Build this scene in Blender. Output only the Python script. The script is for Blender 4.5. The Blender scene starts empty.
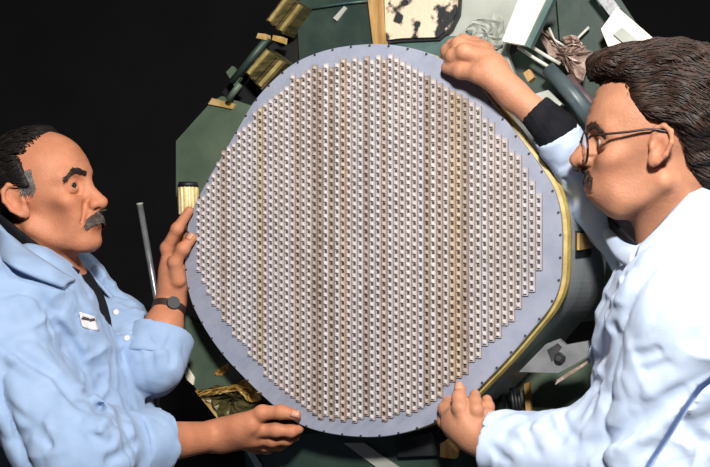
import bpy, bmesh, math, random
import numpy as np
from mathutils import Vector, Matrix

# ------------------------------------------------------------------ camera, world, lights, exposure
FPX = 950.0                      # focal length in pixels of the 710 x 467 frame
CAM = np.array([0.0, 0.0, 1.45])
scene = bpy.context.scene
COL = scene.collection
cam_data = bpy.data.cameras.new('camera')
cam = bpy.data.objects.new('camera', cam_data)
COL.objects.link(cam)
cam.location = CAM
cam.rotation_euler = (math.pi / 2, 0, 0)
cam_data.sensor_width = 36.0
cam_data.lens = FPX / 710.0 * 36.0
cam_data.clip_start = 0.02
scene.camera = cam

world = bpy.data.worlds.new('world')
scene.world = world
world.use_nodes = True
world.node_tree.nodes['Background'].inputs[0].default_value = (0.50, 0.55, 0.65, 1)
world.node_tree.nodes['Background'].inputs[1].default_value = 0.11

def area_light(name, loc, target, size, energy, color):
    ld = bpy.data.lights.new(name, 'AREA')
    ld.shape = 'DISK'
    ld.size = size
    ld.energy = energy
    ld.color = color
    lo = bpy.data.objects.new(name, ld)
    COL.objects.link(lo)
    lo.location = loc
    d = Vector(target) - Vector(loc)
    lo.rotation_euler = d.to_track_quat('-Z', 'Y').to_euler()
    return lo

area_light('photo_flash', (0.12, -0.20, 2.36), (0.10, 1.65, 1.32), 0.24, 75.0, (1.0, 0.965, 0.91))
area_light('added_fill_lamp', (1.35, 0.30, 2.95), (0.45, 1.45, 1.30), 0.40, 30.0, (1.0, 0.97, 0.93))  # added lamp out of view, brightens the right technician

scene.view_settings.view_transform = 'Standard'
scene.view_settings.look = 'None'
scene.view_settings.gamma = 1.0
scene.view_settings.use_curve_mapping = False
scene.view_settings.exposure = 0.0

# ------------------------------------------------------------------ measuring helpers
def at(px, py, Y):
    """World point seen at pixel (px, py) standing at distance Y."""
    return np.array([(px - 355.0) / FPX * Y, Y, CAM[2] + (233.5 - py) / FPX * Y])

THETA = math.radians(25.0)
PC = at(374, 240, 1.68)                                      # centre of the antenna face
PU = np.array([math.cos(THETA), -math.sin(THETA), 0.0])      # across the face
PV = np.array([0.0, 0.0, 1.0])                               # up the face
PN = np.array([-math.sin(THETA), -math.cos(THETA), 0.0])     # out of the face

def onp(px, py, off=0.0):
    """World point at pixel on the plane parallel to the antenna face, off metres in front of it."""
    ray = np.array([(px - 355.0) / FPX, 1.0, (233.5 - py) / FPX])
    o = PC + PN * off
    t = np.dot(o - CAM, PN) / np.dot(ray, PN)
    return CAM + ray * t

def loc2(px, py, off=0.0):
    """The same point in face coordinates (u across, v up)."""
    d = onp(px, py, off) - PC
    return (float(np.dot(d, PU)), float(np.dot(d, PV)))

PM = Matrix(((PU[0], PV[0], PN[0], PC[0]), (PU[1], PV[1], PN[1], PC[1]), (PU[2], PV[2], PN[2], PC[2]), (0, 0, 0, 1)))

# ------------------------------------------------------------------ materials
def srgb(r, g, b):
    f = lambda c: (c / 255.0 / 12.92) if c / 255.0 <= 0.04045 else ((c / 255.0 + 0.055) / 1.055) ** 2.4
    return (f(r), f(g), f(b), 1.0)

def mat(name, c1, c2=None, rough=0.5, metal=0.0, scale=20.0, bump=0.0, bscale=None, spec=0.5, attr=None, stretch=None, detail=4.0, sheen=0.0, sss=0.0, contrast=(0.35, 0.65)):
    m = bpy.data.materials.new(name)
    m.use_nodes = True
    nt = m.node_tree
    b = nt.nodes['Principled BSDF']
    b.inputs['Roughness'].default_value = rough
    b.inputs['Metallic'].default_value = metal
    b.inputs['Specular IOR Level'].default_value = spec
    if sheen: b.inputs['Sheen Weight'].default_value = sheen
    if sss:
        b.inputs['Subsurface Weight'].default_value = sss
        b.inputs['Subsurface Radius'].default_value = (0.012, 0.005, 0.003)
        b.inputs['Subsurface Scale'].default_value = 0.6
    tc = nt.nodes.new('ShaderNodeTexCoord')
    mp = nt.nodes.new('ShaderNodeMapping')
    nt.links.new(tc.outputs['Object'], mp.inputs['Vector'])
    if stretch: mp.inputs['Scale'].default_value = stretch
    src = None
    if c2 is not None:
        nz = nt.nodes.new('ShaderNodeTexNoise')
        nz.inputs['Scale'].default_value = scale
        nz.inputs['Detail'].default_value = detail
        nt.links.new(mp.outputs[0], nz.inputs['Vector'])
        rp = nt.nodes.new('ShaderNodeValToRGB')
        rp.color_ramp.elements[0].position = contrast[0]
        rp.color_ramp.elements[1].position = contrast[1]
        rp.color_ramp.elements[0].color = c1
        rp.color_ramp.elements[1].color = c2
        nt.links.new(nz.outputs['Fac'], rp.inputs[0])
        src = rp.outputs[0]
    if attr:
        at_ = nt.nodes.new('ShaderNodeAttribute')
        at_.attribute_name = attr
        if src is None:
            src = at_.outputs['Color']
        else:
            mx = nt.nodes.new('ShaderNodeMix'); mx.data_type = 'RGBA'; mx.blend_type = 'MULTIPLY'
            mx.inputs[0].default_value = 1.0
            nt.links.new(src, mx.inputs[6]); nt.links.new(at_.outputs['Color'], mx.inputs[7])
            src = mx.outputs[2]
    if src is None:
        b.inputs['Base Color'].default_value = c1
    else:
        nt.links.new(src, b.inputs['Base Color'])
    if bump:
        n2 = nt.nodes.new('ShaderNodeTexNoise')
        n2.inputs['Scale'].default_value = bscale or scale * 4
        n2.inputs['Detail'].default_value = 3.0
        nt.links.new(mp.outputs[0], n2.inputs['Vector'])
        bp = nt.nodes.new('ShaderNodeBump')
        bp.inputs['Strength'].default_value = bump
        bp.inputs['Distance'].default_value = 0.004
        nt.links.new(n2.outputs['Fac'], bp.inputs['Height'])
        nt.links.new(bp.outputs[0], b.inputs['Normal'])
    return m

# ------------------------------------------------------------------ object helpers
def tag(o, label=None, cat=None, group=None, kind=None):
    if label: o['label'] = label
    if cat: o['category'] = cat
    if group: o['group'] = group
    if kind: o['kind'] = kind
    return o

def empty(name, loc, label, cat, group=None):
    o = bpy.data.objects.new(name, None)
    o.empty_display_size = 0.05
    COL.objects.link(o)
    o.location = [float(c) for c in loc]
    return tag(o, label, cat, group)

def link(name, me, material=None, parent=None, smooth=False):
    o = bpy.data.objects.new(name, me)
    COL.objects.link(o)
    if material is not None:
        for m in (material if isinstance(material, (list, tuple)) else [material]):
            me.materials.append(m)
    if parent is not None:
        o.parent = parent
        # vertices are written in world coordinates: cancel the parent's offset
        off = Matrix.Identity(4)
        p = parent
        while p is not None:
            off = p.matrix_basis @ p.matrix_parent_inverse @ off if False else off
            p = p.parent
        o.matrix_parent_inverse = world_of(parent).inverted()
    if smooth:
        me.polygons.foreach_set('use_smooth', np.ones(len(me.polygons), dtype=bool))
    return o

def world_of(o):
    m = o.matrix_basis.copy()
    if o.parent is not None:
        m = world_of(o.parent) @ o.matrix_parent_inverse @ m
    return m

def mesh_np(name, V, F):
    me = bpy.data.meshes.new(name)
    me.from_pydata([tuple(map(float, v)) for v in V], [], [tuple(int(i) for i in f) for f in F])
    me.update()
    return me

def bm_mesh(name, bm):
    bmesh.ops.recalc_face_normals(bm, faces=bm.faces[:])
    me = bpy.data.meshes.new(name)
    bm.to_mesh(me); bm.free()
    return me

def bm_prism(bm, pts_front, pts_back):
    """Closed solid between two equal-length rings of world points."""
    a = [bm.verts.new(tuple(map(float, p))) for p in pts_front]
    b = [bm.verts.new(tuple(map(float, p))) for p in pts_back]
    n = len(a)
    fs = [bm.faces.new(a), bm.faces.new(b[::-1])]
    for i in range(n):
        j = (i + 1) % n
        fs.append(bm.faces.new((a[j], a[i], b[i], b[j])))
    return fs

def bevel_sharp(bm, off, seg=2, ang=0.5):
    ed = [e for e in bm.edges if len(e.link_faces) == 2 and e.calc_face_angle(0) > ang]
    if ed: bmesh.ops.bevel(bm, geom=ed, offset=off, segments=seg, affect='EDGES', profile=0.5)

def slab(name, pix, off, thick, material, parent, bevel=0.0, seg=2):
    """Flat plate whose outline was measured in the photo, off behind (<0) the antenna face, with thickness."""
    bm = bmesh.new()
    f = [onp(x, y, off) for x, y in pix]
    bm_prism(bm, f, [p - PN * thick for p in f])
    if bevel: bevel_sharp(bm, bevel, seg)
    return link(name, bm_mesh(name, bm), material, parent)

def bm_tube(bm, pts, radii, n=8, cap=True):
    pts = [np.asarray(p, float) for p in pts]
    if not hasattr(radii, '__len__'): radii = [radii] * len(pts)
    rings = []
    nrm = None
    for i, p in enumerate(pts):
        t = pts[min(i + 1, len(pts) - 1)] - pts[max(i - 1, 0)]
        t = t / (np.linalg.norm(t) + 1e-12)
        if nrm is None:
            ref = np.array([0, 0, 1.0]) if abs(t[2]) < 0.9 else np.array([1.0, 0, 0])
            nrm = np.cross(t, ref)
        nrm = nrm - t * np.dot(nrm, t)
        nrm = nrm / (np.linalg.norm(nrm) + 1e-12)
        bn = np.cross(t, nrm)
        rings.append([bm.verts.new(tuple(p + radii[i] * (math.cos(a) * nrm + math.sin(a) * bn))) for a in [2 * math.pi * k / n for k in range(n)]])
    for i in range(len(rings) - 1):
        for k in range(n):
            bm.faces.new((rings[i][k], rings[i][(k + 1) % n], rings[i + 1][(k + 1) % n], rings[i + 1][k]))
    if cap:
        bm.faces.new(rings[0][::-1]); bm.faces.new(rings[-1])

def tube(name, pts, radii, material, parent=None, n=10, smooth=True):
    bm = bmesh.new()
    bm_tube(bm, pts, radii, n)
    return link(name, bm_mesh(name, bm), material, parent, smooth)

def smooth_path(pts, n=8, closed=False):
    """Catmull-Rom through the points."""
    pts = [np.asarray(p, float) for p in pts]
    out = []
    m = len(pts)
    rng = range(m) if closed else range(m - 1)
    for i in rng:
        if closed:
            p0, p1, p2, p3 = pts[(i - 1) % m], pts[i], pts[(i + 1) % m], pts[(i + 2) % m]
        else:
            p0, p1, p2, p3 = pts[max(i - 1, 0)], pts[i], pts[i + 1], pts[min(i + 2, m - 1)]
        for k in range(n):
            t = k / n
            out.append(0.5 * ((2 * p1) + (p2 - p0) * t + (2 * p0 - 5 * p1 + 4 * p2 - p3) * t * t + (3 * p1 - p0 - 3 * p2 + p3) * t ** 3))
    if not closed: out.append(pts[-1])
    return out

# ------------------------------------------------------------------ numpy noise
_T = np.random.default_rng(77).uniform(-1, 1, (8, 32 * 32 * 32)).astype(np.float32)
def vnoise(p, seed=0):
    """Smooth lattice noise in [-1, 1] (period 32)."""
    T = _T[seed % 8]
    o = seed // 8 * 7
    f = np.floor(p)
    t = (p - f).astype(np.float32)
    i = (f.astype(np.int32) + o) & 31
    i1 = (i + 1) & 31
    t = t * t * t * (t * (t * 6 - 15) + 10)
    x0, x1 = i[:, 0] * 1024, i1[:, 0] * 1024
    y0, y1 = i[:, 1] * 32, i1[:, 1] * 32
    z0, z1 = i[:, 2], i1[:, 2]
    tx, ty, tz = t[:, 0], t[:, 1], t[:, 2]
    def row(x, y):
        b = x + y
        v0 = T[b + z0]
        return v0 + (T[b + z1] - v0) * tz
    a0 = row(x0, y0); a0 += (row(x0, y1) - a0) * ty
    a1 = row(x1, y0); a1 += (row(x1, y1) - a1) * ty
    return a0 + (a1 - a0) * tx

# ------------------------------------------------------------------ smooth implicit modelling (bodies, cloth, hair)
class Field:
    MARGIN = 0.05
    def __init__(self):
        self.ops = []
    def _push(self, fn, c, R, op, k):
        self.ops.append((fn, np.asarray(c, float), R, op, k))
    def cone(self, a, b, r1, r2=None, op='u', k=0.02):
        a = np.asarray(a, float); b = np.asarray(b, float)
        r2 = r1 if r2 is None else r2
        ba = b - a
        L2 = max(float(ba @ ba), 1e-12)
        def fn(p):
            h = np.clip((p - a) @ ba / L2, 0, 1)
            return np.linalg.norm(p - a - h[:, None] * ba, axis=1) - (r1 + (r2 - r1) * h)
        self._push(fn, (a + b) / 2, math.sqrt(L2) / 2 + max(r1, r2), op, k)
    def capped(self, a, b, r1, r2, k=0.02):
        """Tapered tube, round at a, cut flat at b (a sleeve end)."""
        a = np.asarray(a, float); b = np.asarray(b, float)
        ba = b - a; L = float(np.linalg.norm(ba)); t = ba / L
        def fn(p):
            s_ = (p - a) @ t
            h = np.clip(s_ / L, 0, 1)
            d = np.linalg.norm(p - a - np.maximum(s_, 0)[:, None] * t, axis=1) - (r1 + (r2 - r1) * h)
            e = s_ - L
            kk = 0.004
            hh = np.maximum(kk - np.abs(d - e), 0) / kk
            return np.maximum(d, e) + hh * hh * kk * 0.25
        self._push(fn, (a + b) / 2, L / 2 + max(r1, r2), 'u', k)
    def chain(self, pts, radii, op='u', k=0.01):
        for i in range(len(pts) - 1):
            self.cone(pts[i], pts[i + 1], radii[i], radii[i + 1], op, k)
    def ell(self, c, r, R=None, op='u', k=0.02):
        c = np.asarray(c, float); r = np.asarray(r, float)
        R = np.eye(3) if R is None else R
        def fn(p):
            q = (p - c) @ R
            k0 = np.linalg.norm(q / r, axis=1)
            k1 = np.linalg.norm(q / (r * r), axis=1) + 1e-9
            return k0 * (k0 - 1.0) / k1
        self._push(fn, c, float(max(r)), op, k)
    def box(self, c, h, R=None, rnd=0.005, op='u', k=0.01):
        c = np.asarray(c, float); h = np.asarray(h, float)
        R = np.eye(3) if R is None else R
        def fn(p):
            q = np.abs((p - c) @ R) - (h - rnd)
            return np.linalg.norm(np.maximum(q, 0), axis=1) + np.minimum(q.max(axis=1), 0) - rnd
        self._push(fn, c, float(np.linalg.norm(h)), op, k)
    def custom(self, fn, c=(0, 0, 0), R=99.0, op='u', k=0.01):
        self._push(fn, c, R, op, k)
    def eval(self, P):
        out = np.empty(len(P))
        for s in range(0, len(P), 300000):
            out[s:s + 300000] = self._eval(P[s:s + 300000])
        return out
    def _eval(self, p):
        d = np.full(len(p), 0.25)
        for fn, c, R, op, k in self.ops:
            if R < 50:
                q = p - c
                idx = np.nonzero(np.einsum('ij,ij->i', q, q) < (R + self.MARGIN) ** 2)[0]
                if len(idx) == 0: continue
                e = fn(p[idx]); a = d[idx]
            elif op == 'd':
                idx = np.nonzero(np.abs(d) < 0.05)[0]
                if len(idx) == 0: continue
                e = fn(p[idx]); a = d[idx]
            else:
                idx = slice(None)
                e = fn(p); a = d
            if op == 'd':
                d[idx] = a + e
                continue
            if op == 'u':
                r = np.minimum(a, e)
                if k > 0:
                    h = np.maximum(k - np.abs(a - e), 0) / k
                    r = r - h * h * k * 0.25
            else:
                e2 = -e if op == 's' else e
                r = np.maximum(a, e2)
                if k > 0:
                    h = np.maximum(k - np.abs(a - e2), 0) / k
                    r = r + h * h * k * 0.25
            d[idx] = r
        return d
    def grad(self, P, e=0.002):
        g = np.zeros((len(P), 3))
        for ax in range(3):
            dv = np.zeros(3); dv[ax] = e
            g[:, ax] = self.eval(P + dv) - self.eval(P - dv)
        return g / (np.linalg.norm(g, axis=1)[:, None] + 1e-12)

def surface(F, lo, hi, h, lip=1.5):
    """Sparse surface-nets mesh of the zero set; returns vertices and quads."""
    lo = np.asarray(lo, float); hi = np.asarray(hi, float)
    B = 8
    bs = h * B
    nb = np.ceil((hi - lo) / bs).astype(int)
    g = np.stack(np.meshgrid(*[np.arange(n) for n in nb], indexing='ij'), -1).reshape(-1, 3)
    d = F.eval(lo + (g + 0.5) * bs)
    g = g[np.abs(d) < bs * 0.87 + 0.014]
    sub = np.stack(np.meshgrid(*[np.arange(4)] * 3, indexing='ij'), -1).reshape(-1, 3)
    s = (g[:, None] * 4 + sub[None]).reshape(-1, 3)          # sub-blocks of 2 cells
    d = F.eval(lo + (s + 0.5) * 2 * h)
    s = s[np.abs(d) < 2 * h * 0.87 * lip + 0.002]
    S = int(nb.max() * B + 4)
    key = lambda a: (a[..., 0] * S + a[..., 1]) * S + a[..., 2]
    c3 = np.stack(np.meshgrid(*[np.arange(3)] * 3, indexing='ij'), -1).reshape(-1, 3)
    cor = (s[:, None] * 2 + c3[None]).reshape(-1, 3)
    K = np.unique(key(cor))
    ck = np.stack([K // (S * S), (K // S) % S, K % S], -1)
    V = F.eval(lo + ck * h)
    c2 = np.stack(np.meshgrid(*[np.arange(2)] * 3, indexing='ij'), -1).reshape(-1, 3)
    cells = (s[:, None] * 2 + c2[None]).reshape(-1, 3)
    ok = key(cells)
    idx = np.searchsorted(K, key(cells[:, None] + c2[None]))
    val = V[idx]
    neg = val < 0
    act = neg.any(1) & ~neg.all(1)
    cells = cells[act]; val = val[act]
    ckey = key(cells)
    o = np.argsort(ckey); cells = cells[o]; val = val[o]; ckey = ckey[o]
    acc = np.zeros((len(cells), 3)); cnt = np.zeros(len(cells))
    for a in range(8):
        for b in range(a + 1, 8):
            df = c2[b] - c2[a]
            if np.abs(df).sum() != 1: continue
            va, vb = val[:, a], val[:, b]
            m = (va < 0) != (vb < 0)
            t = np.where(m, va / np.where(m, va - vb, 1), 0)
            acc += np.where(m[:, None], c2[a] + t[:, None] * df, 0)
            cnt += m
    vert = lo + (cells + acc / cnt[:, None]) * h
    quads = []
    for ax in range(3):
        e = np.zeros(3, int); e[ax] = 1
        u = np.zeros(3, int); u[(ax + 1) % 3] = 1
        w = np.zeros(3, int); w[(ax + 2) % 3] = 1
        step = int(key(e))
        j = np.searchsorted(K, K + step)
        j = np.minimum(j, len(K) - 1)
        has = K[j] == K + step
        m = has & ((V < 0) != (V[j] < 0))
        base = ck[m]; flip = V[m] < 0
        q = np.stack([key(base - u - w), key(base - w), key(base), key(base - u)], -1)
        qi = np.minimum(np.searchsorted(ckey, q), len(ckey) - 1)
        good = (ckey[qi] == q).all(1)
        qi = qi[good]; flip = flip[good]
        qi[~flip] = qi[~flip][:, ::-1]
        quads.append(qi)
    return vert, np.concatenate(quads)

def quad_mesh(name, V, Q):
    me = bpy.data.meshes.new(name)
    me.vertices.add(len(V)); me.vertices.foreach_set('co', V.astype(np.float32).ravel())
    me.loops.add(len(Q) * 4); me.loops.foreach_set('vertex_index', Q.astype(np.int32).ravel())
    me.polygons.add(len(Q))
    me.polygons.foreach_set('loop_start', np.arange(0, len(Q) * 4, 4, dtype=np.int32))
    me.polygons.foreach_set('use_smooth', np.ones(len(Q), dtype=bool))
    me.update(calc_edges=True)
    me.validate()
    return me

def field_object(name, F, lo, hi, h, material, parent, colour=None, lip=1.5):
    V, Q = surface(F, lo, hi, h, lip)
    me = quad_mesh(name, V, Q)
    if colour is not None and len(me.vertices) == len(V):
        ca = me.color_attributes.new('tint', 'FLOAT_COLOR', 'POINT')
        c = np.ones((len(V), 4), np.float32)
        c[:, :3] = colour(V)
        ca.data.foreach_set('color', c.ravel())
    return link(name, me, material, parent, True)

def trace_many(F, pix, y0=1.0, y1=2.6):
    """First points of a modelled surface met along the sight lines of pixels (nan where none)."""
    pix = np.asarray(pix, float)
    ray = np.stack([(pix[:, 0] - 355.0) / FPX, np.ones(len(pix)), (233.5 - pix[:, 1]) / FPX], -1)
    Y = np.full(len(pix), y0)
    live = np.arange(len(pix))
    for _ in range(160):
        d = F.eval(CAM + ray[live] * Y[live, None])
        go = d >= 0.0006
        live = live[go]
        if len(live) == 0: break
        Y[live] += np.maximum(d[go] * 0.75, 0.0008)
        live = live[Y[live] < y1]
        if len(live) == 0: break
    P = CAM + ray * Y[:, None]
    P[Y >= y1] = np.nan
    return P

def trace(F, px, py, y0=1.0, y1=2.6):
    p = trace_many(F, [(px, py)], y0, y1)[0]
    return None if np.isnan(p[0]) else p

def fold_noise(p, seed, scale, amp, direction=None, stretch=2.5, sharp=1.6):
    q = p / scale
    if direction is not None:
        dv = np.asarray(direction, float); dv = dv / np.linalg.norm(dv)
        q = q - (1 - 1 / stretch) * (q @ dv)[:, None] * dv
    w = np.stack([vnoise(q * 0.7 + 11.3, seed + 1), vnoise(q * 0.7 + 37.1, seed + 2), vnoise(q * 0.7 + 71.9, seed + 3)], -1)
    n = vnoise(q + 0.55 * w, seed)
    n2 = vnoise(q * 2.1 + 0.8 * w, seed + 7)
    r = np.abs(n) ** (1 / sharp) 
    return -amp * (r - 0.5) - amp * 0.35 * (np.abs(n2) ** 0.7 - 0.5)

def fold_strokes(F, strokes, y0=0.9, y1=2.5):
    """Carve / raise creases: each stroke is pixel points on the garment, signed depth, width."""
    allp = trace_many(F, [p for s in strokes for p in s[0]], y0, y1)
    pos = 0
    for pix, depth, width in strokes:
        pts = [p for p in allp[pos:pos + len(pix)] if not np.isnan(p[0])]
        pos += len(pix)
        if len(pts) < 2: continue
        pts = smooth_path(pts, 4)
        A = np.array(pts[:-1]); Bv = np.array(pts[1:]) - A
        n = len(pts)
        def fn(p, A=A, Bv=Bv, depth=depth, width=width, n=n):
            best = np.full(len(p), 9.0); tt = np.zeros(len(p))
            for i in range(len(A)):
                h = np.clip((p - A[i]) @ Bv[i] / (Bv[i] @ Bv[i] + 1e-12), 0, 1)
                dd = np.linalg.norm(p - A[i] - h[:, None] * Bv[i], axis=1)
                m = dd < best
                best[m] = dd[m]; tt[m] = (i + h[m]) / (n - 1)
            taper = np.clip(np.minimum(tt, 1 - tt) * 5 + 0.15, 0, 1)
            return depth * taper * np.exp(-(best / width) ** 2)
        c = (np.array(pts).min(0) + np.array(pts).max(0)) / 2
        R = float(np.linalg.norm(np.array(pts) - c, axis=1).max()) + 2.2 * width - Field.MARGIN
        F.custom(fn, c, R, 'd')

def strand_mesh(name, lines, r0, r1=0.0003, sides=3):
    """Many thin tapered hairs as one mesh."""
    V = []; Fc = []
    for L in lines:
        L = np.asarray(L)
        n = len(L)
        base = len(V)
        t = np.gradient(L, axis=0)
        t /= (np.linalg.norm(t, axis=1)[:, None] + 1e-12)
        ref = np.array([0.31, 0.52, 0.79])
        a = np.cross(t, ref); a /= (np.linalg.norm(a, axis=1)[:, None] + 1e-12)
        b = np.cross(t, a)
        for i in range(n):
            s = i / (n - 1)
            r = r0 * (1 - s) ** 0.6 + r1
            for k in range(sides):
                an = 2 * math.pi * k / sides
                V.append(L[i] + r * (math.cos(an) * a[i] + math.sin(an) * b[i]))
        for i in range(n - 1):
            for k in range(sides):
                k2 = (k + 1) % sides
                Fc.append((base + i * sides + k, base + i * sides + k2, base + (i + 1) * sides + k2, base + (i + 1) * sides + k))
    V = np.array(V); Fc = np.array(Fc)
    return quad_mesh(name, V, Fc)

# ------------------------------------------------------------------ the setting: a dark hangar
M_wall = mat('dark_wall_paint', srgb(24, 22, 25), srgb(32, 30, 33), 0.9, scale=3.0, bump=0.2, bscale=30)
M_floor = mat('dark_concrete', srgb(42, 41, 42), srgb(58, 56, 54), 0.6, scale=4.0, bump=0.15, bscale=40)

def room_slab(name, lo, hi, m):
    bm = bmesh.new()
    x0, y0, z0 = lo; x1, y1, z1 = hi
    bm_prism(bm, [(x0, y0, z0), (x1, y0, z0), (x1, y1, z0), (x0, y1, z0)], [(x0, y0, z1), (x1, y0, z1), (x1, y1, z1), (x0, y1, z1)])
    o = link(name, bm_mesh(name, bm), m)
    o['kind'] = 'structure'
    return o

room_slab('floor', (-4, -3, -0.1), (4, 5.5, 0), M_floor)
room_slab('ceiling', (-4, -3, 4.0), (4, 5.5, 4.1), M_wall)
room_slab('wall_back', (-4, 5.5, 0), (4, 5.6, 4.0), M_wall)
room_slab('wall_left', (-4.1, -3, 0), (-4, 5.5, 4.0), M_wall)
room_slab('wall_right', (4, -3, 0), (4.1, 5.5, 4.0), M_wall)
room_slab('wall_front', (-4, -3.1, 0), (4, -3, 4.0), M_wall)

# ------------------------------------------------------------------ metals and paints of the aircraft
M_plate = mat('anodised_plate', srgb(140, 145, 163), srgb(152, 156, 173), 0.42, 0.0, scale=30, bump=0.05, bscale=300, spec=0.5)
M_back = mat('array_floor', srgb(116, 106, 103), srgb(130, 119, 116), 0.6, scale=40)
M_yellow = mat('yellow_gasket', srgb(194, 172, 104), srgb(168, 144, 80), 0.5, scale=60, bump=0.1)
M_house = mat('green_grey_housing', srgb(168, 176, 180), srgb(190, 193, 192), 0.32, 0.25, scale=14, bump=0.05, spec=0.6)
M_green = mat('green_primer', srgb(70, 86, 72), srgb(92, 106, 88), 0.5, scale=12, bump=0.1, contrast=(0.3, 0.7))
M_dgreen = mat('dark_green_primer', srgb(34, 50, 46), srgb(50, 66, 58), 0.5, scale=14, bump=0.1)
M_bgreen = mat('blue_green_primer', srgb(58, 84, 84), srgb(82, 106, 102), 0.5, scale=14, bump=0.1)
M_gold = mat('gold_foil', srgb(240, 212, 140), srgb(190, 146, 76), 0.28, 0.3, scale=18, bump=0.5, bscale=60)
M_olive = mat('olive_gold', srgb(58, 56, 38), srgb(112, 100, 62), 0.35, 0.35, scale=22, bump=0.2, stretch=(1, 1, 6))
M_brass = mat('brass_sheet', srgb(238, 206, 140), srgb(204, 158, 84), 0.35, 0.4, scale=30, bump=0.1)
M_tan = mat('tan_wood', srgb(186, 148, 96), srgb(150, 112, 62), 0.5, scale=30, stretch=(3, 3, 0.5))
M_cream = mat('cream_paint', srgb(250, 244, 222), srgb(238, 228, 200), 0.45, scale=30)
M_mottle = mat('flaking_cream', srgb(30, 34, 36), srgb(214, 196, 172), 0.6, scale=26, detail=9, contrast=(0.42, 0.49), bump=0.3)
M_grey = mat('grey_primer', srgb(150, 154, 146), srgb(176, 178, 170), 0.45, scale=10)
M_steel = mat('bare_steel', srgb(150, 154, 158), srgb(182, 184, 188), 0.3, 0.55, scale=30, bump=0.1)
M_dark = mat('black_anodised', srgb(20, 22, 24), srgb(32, 34, 36), 0.5, scale=20)
M_pink = mat('crumpled_pink_foil', srgb(190, 168, 156), srgb(150, 128, 120), 0.4, 0.25, scale=40, bump=0.4)
M_line = mat('pale_tube', srgb(206, 206, 194), srgb(186, 184, 172), 0.35, 0.2, scale=40)
M_screw = mat('screw_steel', srgb(70, 68, 72), srgb(92, 90, 94), 0.4, 0.5, scale=60)

# ------------------------------------------------------------------ the antenna
antenna = empty('radar_antenna', (PC[0], PC[1], PC[2]), 'large rounded eight-sided grey radar antenna face held up by two technicians', 'antenna')

OUT = [(370, 44), (400, 46), (428, 53), (455, 66), (476, 82), (497, 109), (517, 135), (540, 166), (554, 190), (561, 218), (562, 250), (560, 283),
       (551, 306), (532, 330), (508, 358), (484, 383), (462, 405), (440, 420), (412, 431), (380, 437), (345, 436), (314, 430), (292, 420), (268, 401), (244, 378), (222, 354), (203, 326),
       (190, 298), (185, 268), (186, 240), (190, 216), (203, 188), (221, 157), (238, 128), (252, 104), (271, 82), (296, 62), (330, 49)]
o2 = [np.array(loc2(*p)) for p in OUT]
ring = np.array(smooth_path([np.array([a[0], a[1], 0]) for a in o2], 5, closed=True))[:, :2]
def ring_normals(r):
    t = np.roll(r, -1, 0) - np.roll(r, 1, 0)
    n = np.stack([t[:, 1], -t[:, 0]], -1)
    n /= np.linalg.norm(n, axis=1)[:, None]
    if np.sum(n * r) < 0: n = -n
    return n
rn = ring_normals(ring)
def W(u, v, w):
    return PC + PU * u + PV * v + PN * w
def ring_at(outset, w):
    r = ring + rn * (np.asarray(outset)[:, None] if hasattr(outset, '__len__') else outset)
    return [W(u, v, w) for u, v in r]
def loft(name, rings, material, parent, cap=True, closed=False):
    bm = bmesh.new()
    vs = [[bm.verts.new(tuple(p)) for p in r] for r in rings]
    n = len(vs[0])
    for a, b in (list(zip(vs, vs[1:])) + ([(vs[-1], vs[0])] if closed else [])):
        for i in range(n):
            j = (i + 1) % n
            bm.faces.new((a[i], a[j], b[j], b[i]))
    if cap and not closed:
        bm.faces.new(vs[0]); bm.faces.new(vs[-1][::-1])
    return link(name, bm_mesh(name, bm), material, parent)

loft('face_plate', [ring_at(-0.0012, 0.0), ring_at(0.0, -0.0012), ring_at(0.0, -0.0095), ring_at(-0.0012, -0.0105)], M_plate, antenna)
# dark seal line, then the yellow gasket and the flaring housing, which leans out on the right
rightness = np.clip(0.15 + 1.05 * rn[:, 0] - 0.10 * rn[:, 1], 0, 1)
loft('seal', [ring_at(-0.003, -0.0106), ring_at(-0.003 + 0.002 * rightness, -0.0150)], M_screw, antenna)
gas = [ring_at(-0.004 + 0.003 * rightness, -0.0151), ring_at(-0.004 + 0.009 * rightness, -0.0165), ring_at(-0.004 + 0.0125 * rightness, -0.026),
       ring_at(-0.004 + 0.0125 * rightness, -0.034), ring_at(-0.005 + 0.009 * rightness, -0.0375)]
loft('gasket', gas, M_yellow, antenna)
hrings = [ring_at(-0.008 + 0.010 * rightness, -0.0376), ring_at(-0.008 + 0.013 * rightness, -0.042), ring_at(-0.010 + 0.024 * rightness, -0.10),
          ring_at(-0.012 + 0.034 * rightness, -0.17), ring_at(-0.014 + 0.042 * rightness, -0.235), ring_at(-0.020 + 0.040 * rightness, -0.24)]
housing = loft('housing', hrings, M_house, antenna)
housing['label'] = 'dark grey-green housing behind the plate'

# edge screws around the plate
bm = bmesh.new()
bmesh.ops.create_cone(bm, cap_ends=True, segments=8, radius1=0.0022, radius2=0.0018, depth=0.003)
screw_me = bm_mesh('edge_screw', bm)
screw_me.materials.append(M_screw)
seglen = np.linalg.norm(np.roll(ring, -1, 0) - ring, axis=1)
cum = np.concatenate([[0], np.cumsum(seglen)])
n_scr = 60
rot = PM.to_3x3().to_4x4()
for k in range(n_scr):
    s = cum[-1] * k / n_scr
    i = min(np.searchsorted(cum, s, side='right') - 1, len(ring) - 1)
    p = ring[i] + (ring[(i + 1) % len(ring)] - ring[i]) * ((s - cum[i]) / seglen[i])
    q = p - rn[i] * 0.0026
    o = bpy.data.objects.new('edge_screw', screw_me)
    COL.objects.link(o)
    o.parent = antenna
    o.matrix_basis = Matrix.Translation(Vector(W(q[0], q[1], 0.0008) - PC)) @ rot

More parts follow.
